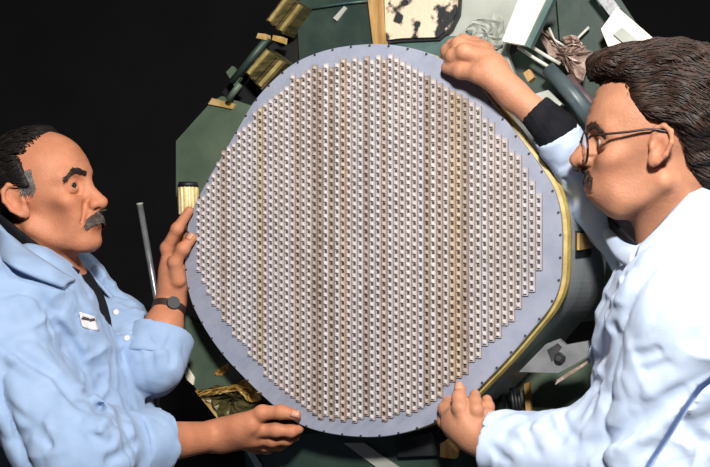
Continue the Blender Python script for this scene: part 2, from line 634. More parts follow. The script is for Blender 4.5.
# ---- the array: dark floor with staggered columns of raised radiating elements
ARR = [(196, 266), (196, 196), (207, 190), (213, 168), (224, 150), (240, 128), (258, 106), (270, 100), (283, 88), (292, 74), (318, 64), (340, 58), (372, 53),
       (404, 56), (424, 72), (445, 84), (472, 100), (492, 120), (508, 142), (526, 164), (539, 188), (543, 212), (543, 262), (536, 284), (521, 309), (502, 334), (482, 356), (461, 379),
       (441, 396), (420, 412), (392, 421), (350, 424), (322, 421), (300, 409), (276, 388), (251, 360), (229, 331), (210, 300)]
arr2 = [loc2(*p, 0.004) for p in ARR]
def spans(u):
    ys = []
    n = len(arr2)
    for i in range(n):
        (x0, y0), (x1, y1) = arr2[i], arr2[(i + 1) % n]
        if (x0 <= u < x1) or (x1 <= u < x0):
            ys.append(y0 + (u - x0) / (x1 - x0) * (y1 - y0))
    return (min(ys), max(ys)) if len(ys) >= 2 else None
PITU, PITV = 0.01145, 0.01420
u0 = min(a[0] for a in arr2); u1 = max(a[0] for a in arr2)
ncol = int((u1 - u0) / PITU)
rnd = random.Random(5)
M_rail = []
M_post = []
tones = [((178, 169, 167), (160, 150, 148)), ((186, 178, 178), (168, 159, 159)), ((166, 152, 145), (146, 131, 123)), ((172, 156, 138), (150, 131, 110)), ((180, 175, 178), (162, 156, 159)), ((152, 139, 132), (132, 117, 109))]
M_slot = mat('slot_shade', srgb(66, 57, 54), srgb(84, 74, 70), 0.5, scale=60)  # raised dark plates, coloured for the shade inside open slots
M_slot_b = mat('brown_slot_shade', srgb(56, 40, 30), srgb(84, 60, 42), 0.5, scale=60)
for i, (a, b) in enumerate(tones):
    M_rail.append(mat('element_rail_%d' % i, srgb(*b), srgb(*a), 0.38, 0.0, scale=26, spec=0.5))
    pa = tuple(min(255, c + 30) for c in a); pb = tuple(min(255, c + 10) for c in a)
    M_post.append(mat('element_post_%d' % i, srgb(*pb), srgb(*pa), 0.30, 0.0, scale=130, spec=0.7))
def bx(V, Fc, Mi, u, v, hw, hh, w0, w1, top=1.0, m=0):
    b = len(V)
    for w, s in ((w0, 1.0), (w1, top)):
        V += [(u - hw * s, v - hh * s, w), (u + hw * s, v - hh * s, w), (u + hw * s, v + hh * s, w), (u - hw * s, v + hh * s, w)]
    fs = [(b + 4, b + 5, b + 6, b + 7), (b, b + 1, b + 5, b + 4), (b + 1, b + 2, b + 6, b + 5), (b + 2, b + 3, b + 7, b + 6), (b + 3, b, b + 4, b + 7)]
    Fc += fs; Mi += [m] * 5
floor_top = []
floor_bot = []
tone_of = {}
def tone_at(px):
    # warm and brown strips where the photo shows them, silvery ones elsewhere
    for c, w, t in ((300, 3, 2), (318, 4, 5), (332, 3, 5), (346, 3, 3), (368, 4, 5), (385, 3, 2), (428, 3, 5), (438, 3, 2), (456, 4, 3), (468, 3, 5), (262, 3, 3), (226, 3, 2)):
        if abs(px - c) < w: return t
    return rnd.choice([0, 0, 1, 4, 4, 1, 0])
for c in range(ncol + 1):
    u = u0 + (c + 0.5) * PITU
    sp = spans(u)
    if sp is None: continue
    v0, v1 = sp
    stag = (c % 2) * PITV * 0.5
    k0 = math.ceil((v0 - stag) / PITV + 0.3); k1 = math.floor((v1 - stag) / PITV - 0.3)
    if k1 <= k0: continue
    V, Fc, Mi = [], [], []
    a = k0 * PITV + stag - PITV * 0.42; b = k1 * PITV + stag + PITV * 0.42
    floor_top.append((u, b)); floor_bot.append((u, a))
    bx(V, Fc, Mi, u, (a + b) / 2, 0.0048, (b - a) / 2, 0.0014, 0.0036)
    for k in range(k0, k1 + 1):
        v = k * PITV + stag
        bx(V, Fc, Mi, u, v, 0.0030, 0.0032, 0.0036, 0.0066, 0.85, 1)
        bx(V, Fc, Mi, u, v, 0.00255, 0.0027, 0.0066, 0.0080, 0.66, 1)
        if k < k1: bx(V, Fc, Mi, u, v + PITV / 2, 0.0023, 0.0024, 0.0036, 0.0040, 0.95, 2)
    wp = W(u, (a + b) / 2, 0.0)
    px = 355 + wp[0] / wp[1] * FPX
    t = tone_at(px)
    me = mesh_np('element_column', [W(*v) - PC for v in V], Fc)
    me.materials.append(M_rail[t]); me.materials.append(M_post[t]); me.materials.append(M_slot_b if t in (2, 3, 5) else M_slot)
    me.polygons.foreach_set('material_index', np.array(Mi, dtype=np.int32))
    me.update()
    o = bpy.data.objects.new('element_column', me)
    COL.objects.link(o)
    o.parent = antenna
# floor of the array follows the stepped column ends
rngpts = []
for u, v in floor_top: rngpts += [(u - PITU / 2, v), (u + PITU / 2, v)]
for u, v in floor_bot[::-1]: rngpts += [(u + PITU / 2, v), (u - PITU / 2, v)]
bm = bmesh.new()
# built as one quad per column so the stepped outline stays clean
for (u, vt), (_, vb) in zip(floor_top, floor_bot):
    for w in (0.0014,):
        q = [W(u - PITU / 2, vb, w), W(u + PITU / 2, vb, w), W(u + PITU / 2, vt, w), W(u - PITU / 2, vt, w)]
        bm_prism(bm, q, [p - PN * 0.0016 for p in q])
link('array_floor', bm_mesh('array_floor', bm), M_back, antenna)

# ---- fittings on the housing
from mathutils.bvhtree import BVHTree
hv = [v.co.copy() for v in housing.data.vertices]
htree = BVHTree.FromPolygons(hv, [tuple(p.vertices) for p in housing.data.polygons])
def hit_housing(px, py):
    ray = Vector(((px - 355.0) / FPX, 1.0, (233.5 - py) / FPX)).normalized()
    loc, nor, _, _ = htree.ray_cast(Vector(CAM), ray)
    return loc, nor
def patch_box(name, pix, thick, material, parent, lift=0.0):
    pts = []
    for x, y in pix:
        l, nn = hit_housing(x, y)
        if l is None: return None
        if nn.dot(Vector(CAM) - l) < 0: nn = -nn
        pts.append((np.array(l) + np.array(nn) * lift, np.array(nn)))
    bm = bmesh.new()
    bm_prism(bm, [p + n_ * thick for p, n_ in pts], [p - n_ * 0.001 for p, n_ in pts])
    return link(name, bm_mesh(name, bm), material, parent)
win = patch_box('access_window', [(575, 231), (591, 233), (590, 257), (575, 258)], 0.002, M_dark, antenna)
if win: patch_box('brass_block', [(576, 233), (590, 234), (589, 248), (576, 250)], 0.006, M_brass, win)

brk = [(519, 372), (546, 344), (559, 339), (566, 345), (576, 343), (588, 341), (590, 355), (575, 364), (558, 373)]
bracket = slab('mounting_bracket', brk, -0.055, 0.012, M_steel, antenna, 0.002)
bm = bmesh.new()
bc = onp(560, 358, -0.0545)
bm_tube(bm, [bc, bc + PN * 0.007], [0.010, 0.0085], 12)
bolt = link('bolt', bm_mesh('bolt', bm), M_dark, bracket, False)
bm = bmesh.new()
bm_tube(bm, [bc + PN * 0.007, bc + PN * 0.011], [0.0055, 0.0050], 6)
link('bolt_head', bm_mesh('bolt_head', bm), M_screw, bracket, False)
slab('bracket_web', [(547, 350), (558, 343), (562, 347), (552, 362)], -0.0535, 0.003, M_screw, bracket)
slab('bracket_strip', [(555, 385), (557, 380), (588, 358), (590, 362)], -0.07, 0.01, M_pink, bracket)

# ------------------------------------------------------------------ the aircraft nose behind it
nose_c = PC - PN * 0.55
nose = empty('aircraft_nose', (nose_c[0], nose_c[1], 0.0), 'opened green aircraft nose bay on a dark trestle behind the radar antenna', 'aircraft')
# fuselage barrel (dark) and the bulkhead it ends in
def oct_ring(cu, cv, ru, rv, w, n=16):
    return [W(cu + ru * math.cos(2 * math.pi * (k + .5) / n), cv + rv * math.sin(2 * math.pi * (k + .5) / n), w) for k in range(n)]
loft('fuselage_barrel', [oct_ring(0.0, 0.0, 0.26, 0.27, -0.242), oct_ring(0.01, 0.0, 0.31, 0.31, -0.40), oct_ring(0.02, 0.0, 0.34, 0.34, -0.95)], M_dgreen, nose)
for s in (-1, 1):
    for w in (-0.45, -0.85):
        a = W(s * 0.2, -0.18, w); b = W(s * 0.34, 0, w); b[2] = 0.0
        tube('trestle_leg', [a, b], 0.03, M_dark, nose, 8)

# left facet
slab('side_plate', [(176, 196), (176, 141), (212, 101), (222, 96), (270, 112), (262, 215), (200, 215)], -0.22, 0.02, M_green, nose, 0.003)
slab('plate_edge', [(208, 104), (212, 98), (235, 104), (232, 109)], -0.215, 0.02, M_brass, nose, 0.002)
def fluted(name, p0, p1, r, material, parent, n=14):
    """Ribbed cylinder between two points."""
    p0 = np.asarray(p0); p1 = np.asarray(p1)
    t = (p1 - p0) / np.linalg.norm(p1 - p0)
    x = np.cross(t, PN); x /= np.linalg.norm(x); y = np.cross(t, x)
    bm = bmesh.new()
    m = n * 4
    def ringp(p, k_): return [p + (math.cos(2 * math.pi * k / m) * x + math.sin(2 * math.pi * k / m) * y) * r * k_ * (1.0 if k % 4 < 2 else 0.93) for k in range(m)]
    bm_prism(bm, ringp(p0, 1.0), ringp(p1, 1.0))
    return link(name, bm_mesh(name, bm), material, parent)
M_conn = mat('pale_brass', srgb(246, 226, 176), srgb(222, 186, 118), 0.4, 0.1, scale=40)
fluted('brass_connector', onp(189, 214, -0.20), onp(188, 187, -0.20), 0.0225, M_conn, nose)
tube('connector_cap', [onp(188, 187, -0.20), onp(188, 182, -0.20)], [0.0235, 0.0200], M_dark, nose, 16)
slab('dark_web', [(222, 92), (246, 66), (300, 20), (330, 30), (320, 80), (250, 130)], -0.26, 0.02, M_dark, nose)
def ribbed(corners, off, ribs):
    a, b, c, d = [np.array(p, float) for p in corners]
    base = slab('ribbed_bracket', corners, off, 0.05, M_olive, nose, 0.003)
    for i in range(ribs):
        t0 = (i + 0.18) / ribs; t1 = (i + 0.62) / ribs
        q = [a + (b - a) * 0.04 + (d - a) * t0, b - (b - a) * 0.04 + (c - b) * t0, b - (b - a) * 0.04 + (c - b) * t1, a + (b - a) * 0.04 + (d - a) * t1]
        slab('rib', [tuple(p) for p in q], off + 0.006, 0.007, M_olive if i % 2 else M_brass_dim, base)
    return base
M_brass_dim = mat('dull_brass', srgb(190, 170, 112), srgb(140, 120, 70), 0.35, 0.2, scale=30, bump=0.2)
ribbed([(266, 20), (286, -6), (304, 6), (283, 34)], -0.20, 3)
ribbed([(245, 72), (266, 48), (286, 63), (262, 90)], -0.20, 3)
slab('clip', [(256, 38), (258, 33), (266, 34), (266, 40)], -0.19, 0.02, M_brass, nose, 0.002)
slab('clip', [(272, 40), (273, 35), (283, 37), (282, 43)], -0.19, 0.02, M_brass, nose, 0.002)
tube('strut', [onp(268, 38, -0.2), onp(232, 82, -0.2)], 0.008, M_dgreen, nose)
tube('strut', [onp(240, 84, -0.2), onp(228, 100, -0.2)], 0.007, M_green, nose)
slab('strap', [(226, 72), (232, 66), (240, 78), (234, 86)], -0.2, 0.012, M_green, nose, 0.002)
# top bay
slab('top_panel', [(296, 4), (312, -14), (372, -14), (376, 60), (300, 70)], -0.24, 0.02, M_dgreen, nose, 0.003)
tube('seam_wire', [onp(308, 9, -0.235), onp(348, 3, -0.235), onp(368, 1, -0.235)], 0.0025, M_bgreen, nose, 6)
slab('scrap_tab', [(333, 18), (344, 6), (347, 8), (337, 21)], -0.235, 0.004, M_grey, nose)
slab('edge_strip', [(366, -14), (380, -14), (384, 44), (373, 44)], -0.225, 0.02, M_tan, nose, 0.002)
slab('grey_skin', [(376, -14), (524, -14), (506, 50), (530, 120), (420, 90), (376, 70)], -0.26, 0.02, M_grey, nose, 0.003)
slab('lower_skin', [(380, 36), (462, 36), (470, 30), (500, 70), (480, 90), (380, 80)], -0.252, 0.004, M_bgreen, nose)
slab('opening_rim', [(382, -14), (462, -14), (460, 14), (452, 30), (440, 40), (400, 42), (384, 44)], -0.245, 0.008, M_dark, nose, 0.002)
slab('insulation_blanket', [(384, -14), (458, -14), (456, 13), (449, 27), (438, 37), (402, 38), (386, 40)], -0.238, 0.008, M_mottle, nose, 0.002)
slab('painted_highlight', [(522, -10), (550, -10), (524, 45), (502, 41)], -0.20, 0.02, M_cream, nose, 0.003)  # cream plate painted in place of a bright reflection
slab('strip_flange', [(550, -10), (558, -10), (530, 48), (524, 45)], -0.205, 0.02, M_bgreen, nose)
slab('bay_floor', [(540, -14), (612, -14), (660, 60), (640, 140), (560, 180), (500, 90), (524, 45)], -0.34, 0.02, M_dgreen, nose)
slab('bay_shelf', [(556, -10), (590, -10), (620, 40), (600, 60), (560, 40)], -0.315, 0.012, M_dgreen, nose, 0.002)
slab('bay_wall', [(500, 62), (522, 48), (566, 84), (600, 120), (588, 150), (540, 120)], -0.30, 0.02, M_dgreen, nose, 0.002)
tube('pipe', [onp(518, 47, -0.25), onp(534, 58, -0.25), onp(552, 69, -0.25)], 0.0035, M_line, nose, 8)
tube('pipe', [onp(527, 44, -0.25), onp(543, 54, -0.25), onp(560, 64, -0.25)], 0.0035, M_line, nose, 8)
tube('pipe', [onp(549, 28, -0.30), onp(554, 40, -0.30), onp(566, 47, -0.30)], 0.0028, M_line, nose, 8)
tube('pipe', [onp(553, -4, -0.30), onp(545, 14, -0.30), onp(540, 30, -0.30)], 0.0028, M_line, nose, 8)
tube('pipe', [onp(589, 27, -0.30), onp(578, 38, -0.30), onp(570, 48, -0.30)], 0.0028, M_line, nose, 8)
tube('grey_duct', [onp(548, 68, -0.25), onp(572, 94, -0.25), onp(598, 128, -0.25)], [0.014, 0.016, 0.018], mat('slate_duct', srgb(54, 66, 72), srgb(70, 82, 86), 0.4, scale=30), nose, 14)
tube('dark_duct', [onp(566, 78, -0.27), onp(600, 118, -0.27)], [0.012, 0.014], mat('maroon_sleeve', srgb(72, 54, 60), srgb(92, 74, 80), 0.5, scale=30), nose, 12)
slab('tan_block', [(523, 73), (529, 69), (534, 77), (528, 82)], -0.21, 0.02, M_tan, nose, 0.002)
slab('tan_block', [(534, 94), (548, 90), (562, 104), (552, 112)], -0.24, 0.02, M_grey, nose, 0.002)
# crumpled foil in the bay
def crumple(name, pix, off, amp, seed, material):
    """Sheet pushed up into sharp facets, with real relief and thickness."""
    r = random.Random(seed)
    pts = [np.array(p, float) for p in pix]
    c = sum(pts) / len(pts)
    bm = bmesh.new()
    rings = []
    m = len(pts)
    per = smooth_path([np.array([p[0], p[1], 0]) for p in pts], 4, closed=True)
    for s in (1.0, 0.8, 0.6, 0.4, 0.2):
        row = []
        for p in per:
            q = c + (p[:2] - c) * s * (1 + r.uniform(-.12, .12))
            row.append(bm.verts.new(tuple(onp(q[0], q[1], off + r.uniform(-amp, amp)))))
        rings.append(row)
    n = len(per)
    for a, b in zip(rings, rings[1:]):
        for i in range(n):
            j = (i + 1) % n
            bm.faces.new((a[i], a[j], b[j])); bm.faces.new((a[i], b[j], b[i]))
    cv = bm.verts.new(tuple(onp(c[0], c[1], off + amp)))
    for i in range(n): bm.faces.new((rings[-1][i], rings[-1][(i + 1) % n], cv))
    me = bm_mesh(name, bm)
    o = link(name, me, material, nose)
    md = o.modifiers.new('thickness', 'SOLIDIFY'); md.thickness = 0.0015
    return o
crumple('crumpled_foil', [(540, 34), (547, 30), (553, 44), (562, 47), (576, 44), (590, 52), (586, 70), (577, 84), (570, 74), (560, 62), (550, 56)], -0.285, 0.012, 3, M_pink)
crumple('crumpled_foil', [(562, 38), (574, 36), (582, 44), (572, 48)], -0.285, 0.008, 4, M_pink)
crumple('crumpled_foil', [(470, 20), (500, 16), (506, 40), (490, 52), (472, 40)], -0.251, 0.006, 8, M_grey)
# pale box on the far right edge of the bay
slab('pale_box', [(601, 29), (617, 7), (660, 44), (648, 70), (612, 56)], -0.26, 0.05, M_cream, nose, 0.004)
slab('box_recess', [(613, 34), (622, 27), (645, 46), (634, 52)], -0.254, 0.008, M_grey, nose, 0.002)
slab('metal_ledge', [(590, -10), (606, -10), (620, 8), (610, 16)], -0.27, 0.02, M_steel, nose, 0.002)
# lower left facet with foil
slab('lower_plate', [(183, 316), (182, 352), (186, 372), (199, 394), (222, 422), (262, 424), (278, 410), (248, 384), (224, 358), (203, 325)], -0.075, 0.02, M_green, nose, 0.003)
slab('pale_edge', [(179, 358), (184, 361), (194, 378), (193, 385), (187, 380)], -0.072, 0.02, M_cream, nose, 0.002)
slab('foil_edge', [(195, 391), (199, 389), (224, 418), (220, 422)], -0.070, 0.02, M_gold, nose)
crumple('gold_foil', [(198, 391), (214, 386), (232, 384), (246, 378), (256, 388), (264, 398), (264, 410), (240, 419), (222, 419), (208, 404)], -0.064, 0.007, 12, M_olive)
crumple('gold_foil', [(201, 392), (220, 388), (236, 385), (247, 378), (250, 383), (236, 391), (218, 394), (204, 396)], -0.058, 0.006, 13, M_gold)
crumple('gold_foil', [(234, 386), (250, 384), (262, 397), (252, 403), (244, 396)], -0.056, 0.006, 14, M_gold)
crumple('gold_foil', [(216, 371), (228, 364), (226, 372), (218, 376)], -0.072, 0.003, 15, M_gold)
# bottom frame
slab('bottom_frame', [(244, 450), (262, 442), (300, 434), (345, 432), (412, 428), (452, 424), (480, 430), (480, 500), (250, 500)], -0.09, 0.03, M_dgreen, nose, 0.003)
slab('pale_strip', [(343, 443), (364, 443), (408, 474), (386, 474)], -0.086, 0.006, M_grey, nose)
slab('frame_lip', [(246, 451), (250, 447), (262, 466), (258, 472)], -0.085, 0.02, M_grey, nose)
slab('dark_fitting', [(394, 442), (420, 433), (442, 430), (443, 455), (398, 457)], -0.075, 0.03, M_dark, nose, 0.003)
slab('steel_fitting', [(414, 436), (432, 432), (436, 440), (418, 446)], -0.072, 0.02, M_screw, nose, 0.003)
slab('tan_tab', [(440, 444), (446, 440), (456, 452), (455, 459), (440, 457)], -0.065, 0.02, M_tan, nose, 0.002)
# lower right plate and cables
slab('corner_plate', [(474, 418), (500, 376), (556, 366), (620, 340), (620, 440), (480, 480)], -0.20, 0.02, M_green, nose, 0.003)
for k in range(3):
    tube('cable', [onp(511 + 3.4 * k, 388, -0.15), onp(513 + 3.2 * k, 402, -0.14), onp(516 + 3.4 * k, 424, -0.15)], 0.0034, M_dark, nose, 8)
slab('tan_spacer', [(524, 384), (529, 382), (531, 416), (526, 416)], -0.17, 0.015, M_tan, nose)
slab('gap_shade_plate', [(492, 404), (502, 394), (504, 424), (494, 432)], -0.16, 0.02, M_dark, nose)  # black plate put in for the shade of an open gap

# steel post standing behind the left technician
post = empty('steel_post', (at(146, 250, 2.35)[0], 2.35, 0.0), 'thin steel upright pole in the dark beside the left technician', 'pole')
pt, pb_ = at(140, 205, 2.35), at(158, 308, 2.35)
low = np.array([pb_[0], pb_[1], 0.02])
tube('shaft', [pt, pb_, low], 0.0075, M_steel, post, 14)
tube('end_cap', [pt + (pt - pb_) * 0.02, pt], 0.0085, M_line, post, 14)
tube('base_disc', [(low[0], low[1], 0.0), (low[0], low[1], 0.02)], [0.12, 0.11], M_dark, post, 24)

# ------------------------------------------------------------------ people
def frame(origin, yaw, pitch=0.0, roll=0.0):
    """Rigid frame: x forward, y to the person's left, z up. yaw measured from +X, pitch > 0 looks up."""
    cy, sy = math.cos(yaw), math.sin(yaw)
    Rz = np.array([[cy, -sy, 0], [sy, cy, 0], [0, 0, 1]])
    cp, sp_ = math.cos(pitch), math.sin(pitch)
    Ry = np.array([[cp, 0, -sp_], [0, 1, 0], [sp_, 0, cp]])
    cr, sr = math.cos(roll), math.sin(roll)
    Rx = np.array([[1, 0, 0], [0, cr, -sr], [0, sr, cr]])
    return np.asarray(origin, float), Rz @ Ry @ Rx

class Fr:
    def __init__(self, origin, yaw, pitch=0.0, roll=0.0, s=1.0):
        self.o, self.R = frame(origin, yaw, pitch, roll)
        self.s = s
    def __call__(self, x, y, z):
        return self.o + self.R @ (np.array([x, y, z]) * self.s)
    def inv(self, P):
        return ((P - self.o) @ self.R) / self.s
    def rot(self, ax, ang):
        """This frame's axes turned about one of its own axes."""
        c, s = math.cos(ang), math.sin(ang)
        M = {'x': [[1, 0, 0], [0, c, -s], [0, s, c]], 'y': [[c, 0, s], [0, 1, 0], [-s, 0, c]], 'z': [[c, -s, 0], [s, c, 0], [0, 0, 1]]}[ax]
        return self.R @ np.array(M)

def build_head(F, H, P):
    """Head in its own frame: origin between the ear canals at eye height."""
    s = H.s
    R = H.R
    E = lambda c, r, Rm=None, op='u', k=0.02: F.ell(H(*c), np.array(r) * s, R if Rm is None else Rm, op, k * s)
    C = lambda a, b, r1, r2=None, op='u', k=0.015: F.cone(H(*a), H(*b), r1 * s, (r1 if r2 is None else r2) * s, op, k * s)
    E((-0.004, 0, 0.036), (0.098, 0.075, 0.086))                       # cranium
    E((0.032, 0, 0.022), (0.064, 0.064, 0.078), k=0.03)                # forehead
    E((0.034, 0, -0.040), (0.056, 0.055 * P.get('lean', 1.0), 0.066), k=0.03)               # mid face
    jz = P.get('jaw_up', 0.0)
    E((0.036 - jz * 0.5, 0, -0.078 + jz), (0.054, 0.046, 0.036), k=0.03)               # jaw mass
    for q in (-1, 1):
        C((-0.002, q * 0.055, -0.060), (0.066 - jz, q * 0.022, -0.104 + jz), 0.0135, 0.013, k=0.022)   # mandible
        E((0.064, q * 0.042, -0.028), (0.022, 0.022, 0.018), k=0.022)  # cheekbone
        E((0.062, q * 0.030 * P.get('lean', 1.0), -0.058), (0.021, 0.015, 0.020), k=0.025)  # cheek
        E((0.044, q * 0.072, -0.058), (0.022, 0.016, 0.022), op='s', k=0.03)  # hollow under the cheekbone
        C((0.086, q * 0.020, -0.016), (0.076, q * 0.045, -0.017), 0.0018, op='s', k=0.010)   # crease under the eye
        C((0.084, q * 0.012, 0.021), (0.070, q * 0.048, 0.017), 0.0115, 0.010, k=0.018)   # brow
    E(P.get('chin', (0.078, 0, -0.104)), (0.019, 0.022, 0.016), k=0.022)
    E((0.084, 0, -0.068), (0.017, 0.027, 0.022), k=0.02)               # muzzle
    # eye sockets, eyelids
    for q in (-1, 1):
        E((0.094, q * 0.032, 0.001), (0.016, 0.020, 0.0125), op='s', k=0.018)
        E((0.0735, q * 0.0315, 0.000), (0.0153, 0.0165, 0.0152), k=0.006)
        E((0.0895, q * 0.0325, -0.0005), (0.0095, 0.0140, 0.0048), op='s', k=0.0025)
    # nose
    nt = P.get('nose', (0.113, 0, -0.036))
    C((0.087, 0, 0.010), (nt[0] - 0.009, 0, nt[2] + 0.012), 0.0080, 0.0085, k=0.016)
    C((nt[0] - 0.012, 0, nt[2] + 0.016), nt, 0.0085, 0.0112, k=0.008)
    C((nt[0] - 0.004, 0, nt[2] - 0.004), (0.090, 0, nt[2] - 0.013), 0.008, 0.008, k=0.010)
    for q in (-1, 1):
        E((nt[0] - 0.013, q * 0.0135, nt[2] - 0.003), (0.0120, 0.0075, 0.0088), k=0.007)
        E((nt[0] - 0.008, q * 0.0075, nt[2] - 0.0125), (0.0060, 0.0038, 0.0045), op='s', k=0.003)
        if P.get('fold', True): C((nt[0] - 0.023, q * 0.020, nt[2] - 0.001), (0.083, q * 0.031, -0.068), 0.0020, op='s', k=0.015)   # smile fold
    # lips
    C((0.0985, -0.003, -0.0665), (0.0985, 0.003, -0.0665), 0.0052, k=0.008)
    for q in (-1, 1):
        C((0.098, q * 0.004, -0.0665), (0.088, q * 0.022, -0.0735), 0.0050, 0.0028, k=0.006)
        C((0.0965, q * 0.004, -0.0800), (0.087, q * 0.020, -0.0755), 0.0060, 0.0028, k=0.006)
        C((0.108, 0, -0.0735), (0.091, q * 0.024, -0.0748), 0.0016, 0.0008, op='s', k=0.003)
    C((0.104, -0.012, -0.0905), (0.104, 0.012, -0.0905), 0.0065, op='s', k=0.012)      # chin groove
    for z_ in (0.046, 0.058, 0.070):
        C((0.104 - 0.35 * (z_ - 0.04), -0.026, z_), (0.104 - 0.35 * (z_ - 0.04), 0.026, z_ + 0.001), 0.0022, op='s', k=0.008)   # brow lines
    # ears
    for q in (-1, 1):
        s = H.s * P.get('ear_size', 1.0)
        Re = H.rot('z', -q * 0.35) @ np.array([[math.cos(.18), 0, -math.sin(.18)], [0, 1, 0], [math.sin(.18), 0, math.cos(.18)]])
        ec = H(P.get('ear', -0.010), q * 0.077, -0.012)
        L = lambda x, y, z: ec + Re @ (np.array([x, y * q, z]) * s)
        F.ell(L(0.000, 0.000, 0.004), np.array([0.018, 0.0055, 0.028]) * s, Re, 'u', 0.006 * s)
        F.ell(L(0.006, 0.000, -0.022), np.array([0.010, 0.0055, 0.012]) * s, Re, 'u', 0.006 * s)   # lobe
        rim = [L(0.013, 0.002, 0.010), L(0.010, 0.005, 0.027), L(-0.002, 0.007, 0.033), L(-0.014, 0.008, 0.025), L(-0.018, 0.008, 0.008), L(-0.012, 0.006, -0.012), L(-0.001, 0.004, -0.026)]
        F.chain(rim, [0.0035 * s, 0.0042 * s, 0.0042 * s, 0.0045 * s, 0.0042 * s, 0.004 * s, 0.004 * s], 'u', 0.003 * s)
        F.ell(L(0.000, 0.009, 0.000), np.array([0.0095, 0.008, 0.014]) * s, Re, 's', 0.004 * s)
        F.cone(L(-0.002, 0.009, 0.018), L(-0.010, 0.010, 0.012), 0.0042 * s, 0.004 * s, 's', 0.004 * s)
        F.ell(L(0.012, 0.004, -0.002), np.array([0.004, 0.004, 0.007]) * s, Re, 'u', 0.004 * s)   # tragus

def skin_tint(H, P):
    base = np.array(P['skin'])
    def fn(V):
        q = H.inv(V)
        c = np.ones((len(V), 3))
        g = lambda cx, cy, cz, r: np.exp(-(((q[:, 0] - cx) ** 2 + (np.abs(q[:, 1]) - cy) ** 2 + (q[:, 2] - cz) ** 2) / (r * r)))
        def blend(w, col):
            nonlocal c
            c = c * (1 - w[:, None]) + np.array(col) * w[:, None]
        blend(0.5 * np.clip(g(0.07, 0.040, -0.038, 0.026), 0, 1), (1.02, 0.80, 0.74))
        blend(0.6 * g(0.113, 0, -0.038, 0.016), (1.02, 0.78, 0.72))
        blend(0.35 * g(0.0, 0.082, -0.012, 0.03), (1.02, 0.78, 0.72))
        blend(0.75 * np.clip(g(0.098, 0.0, -0.081, 0.011) + g(0.092, 0.013, -0.079, 0.009), 0, 1), (0.92, 0.62, 0.60))
        beard = np.clip(g(0.06, 0.03, -0.100, 0.045) * 1.1, 0, 1) * (q[:, 2] < -0.045)
        blend(P.get('stubble', 0.2) * beard, (0.72, 0.68, 0.68))
        mott = vnoise(V * 45, 5) * 0.07 + vnoise(V * 130, 6) * 0.05 + vnoise(V * 300, 7) * 0.03
        return np.clip(base * c * (1 + mott[:, None]), 0, 1)
    return fn

M_skin = mat('skin', (1, 1, 1, 1), None, 0.56, attr='tint', bump=0.22, bscale=260, spec=0.28, sss=0.05)
M_eye = [mat('eye_white', srgb(214, 200, 190), None, 0.25), mat('eye_iris', srgb(46, 32, 24), None, 0.15)]
def eye_object(H, q, parent, look):
    c = H(0.0735, q * 0.0315, 0.0)
    r = 0.0139 * H.s
    bm = bmesh.new()
    bmesh.ops.create_uvsphere(bm, u_segments=24, v_segments=16, radius=r)
    d = Vector(H.R @ np.array(look)).normalized()
    for f in bm.faces:
        f.material_index = 1 if f.calc_center_median().normalized().dot(d) > 0.86 else 0
    for v in bm.verts: v.co += Vector(c)
    return link('eye', bm_mesh('eye', bm), M_eye, parent, True)

def hair_lines(F, roots, flow, n=8, step=0.008, lift=0.002, seed=1, jitter=0.25, droop=0.0):
    """Hairs that start at roots and run along flow(p), hugging the surface of F."""
    r = np.random.default_rng(seed)
    P = np.array(roots, float)
    L = [P]
    jit = r.normal(0, jitter, P.shape)
    for i in range(n - 1):
        d = flow(P) + jit
        g = F.grad(P)
        d = d - g * np.einsum('ij,ij->i', d, g)[:, None]
        d /= np.linalg.norm(d, axis=1)[:, None] + 1e-9
        P = P + d * step
        dist = F.eval(P)
        P = P - g * (dist - lift * (0.4 + i / n))[:, None] * 0.9
        L.append(P)
    return list(np.stack(L, 1))

def project(F, P, it=6):
    P = np.array(P, float)
    for _ in range(it):
        P = P - F.grad(P) * F.eval(P)[:, None] * 0.9
    return P

def join_meshes(name, mes):
    Vs = []; Qs = []; off = 0
    for me in mes:
        v = np.empty(len(me.vertices) * 3, np.float32); me.vertices.foreach_get('co', v)
        li = np.empty(len(me.loops), np.int32); me.loops.foreach_get('vertex_index', li)
        Vs.append(v.reshape(-1, 3)); Qs.append(li.reshape(-1, 4) + off); off += len(me.vertices)
        bpy.data.meshes.remove(me)
    return quad_mesh(name, np.concatenate(Vs).astype(float), np.concatenate(Qs))

def torso_field(F, T, inflate=0.0, k=0.05, belly=0.0):
    i = inflate
    F.cone(T(0.0, 0.140, -0.060), T(0.0, -0.140, -0.060), 0.058 + i, None, 'u', k)
    for q in (-1, 1):
        F.cone(T(-0.015, 0, -0.005), T(-0.01, q * 0.135, -0.050), 0.045 + i * 0.8, 0.048 + i, 'u', k)
    F.ell(T(0.015, 0, -0.19), (0.112 + i, 0.168 + i, 0.20 + i), T.R, 'u', k)
    F.ell(T(0.03 + belly * 0.6, 0, -0.40), (0.120 + i + belly * 0.5, 0.158 + i, 0.20 + i), T.R, 'u', k)
    F.ell(T(0.01, 0, -0.58), (0.122 + i, 0.168 + i, 0.15 + i), T.R, 'u', k)

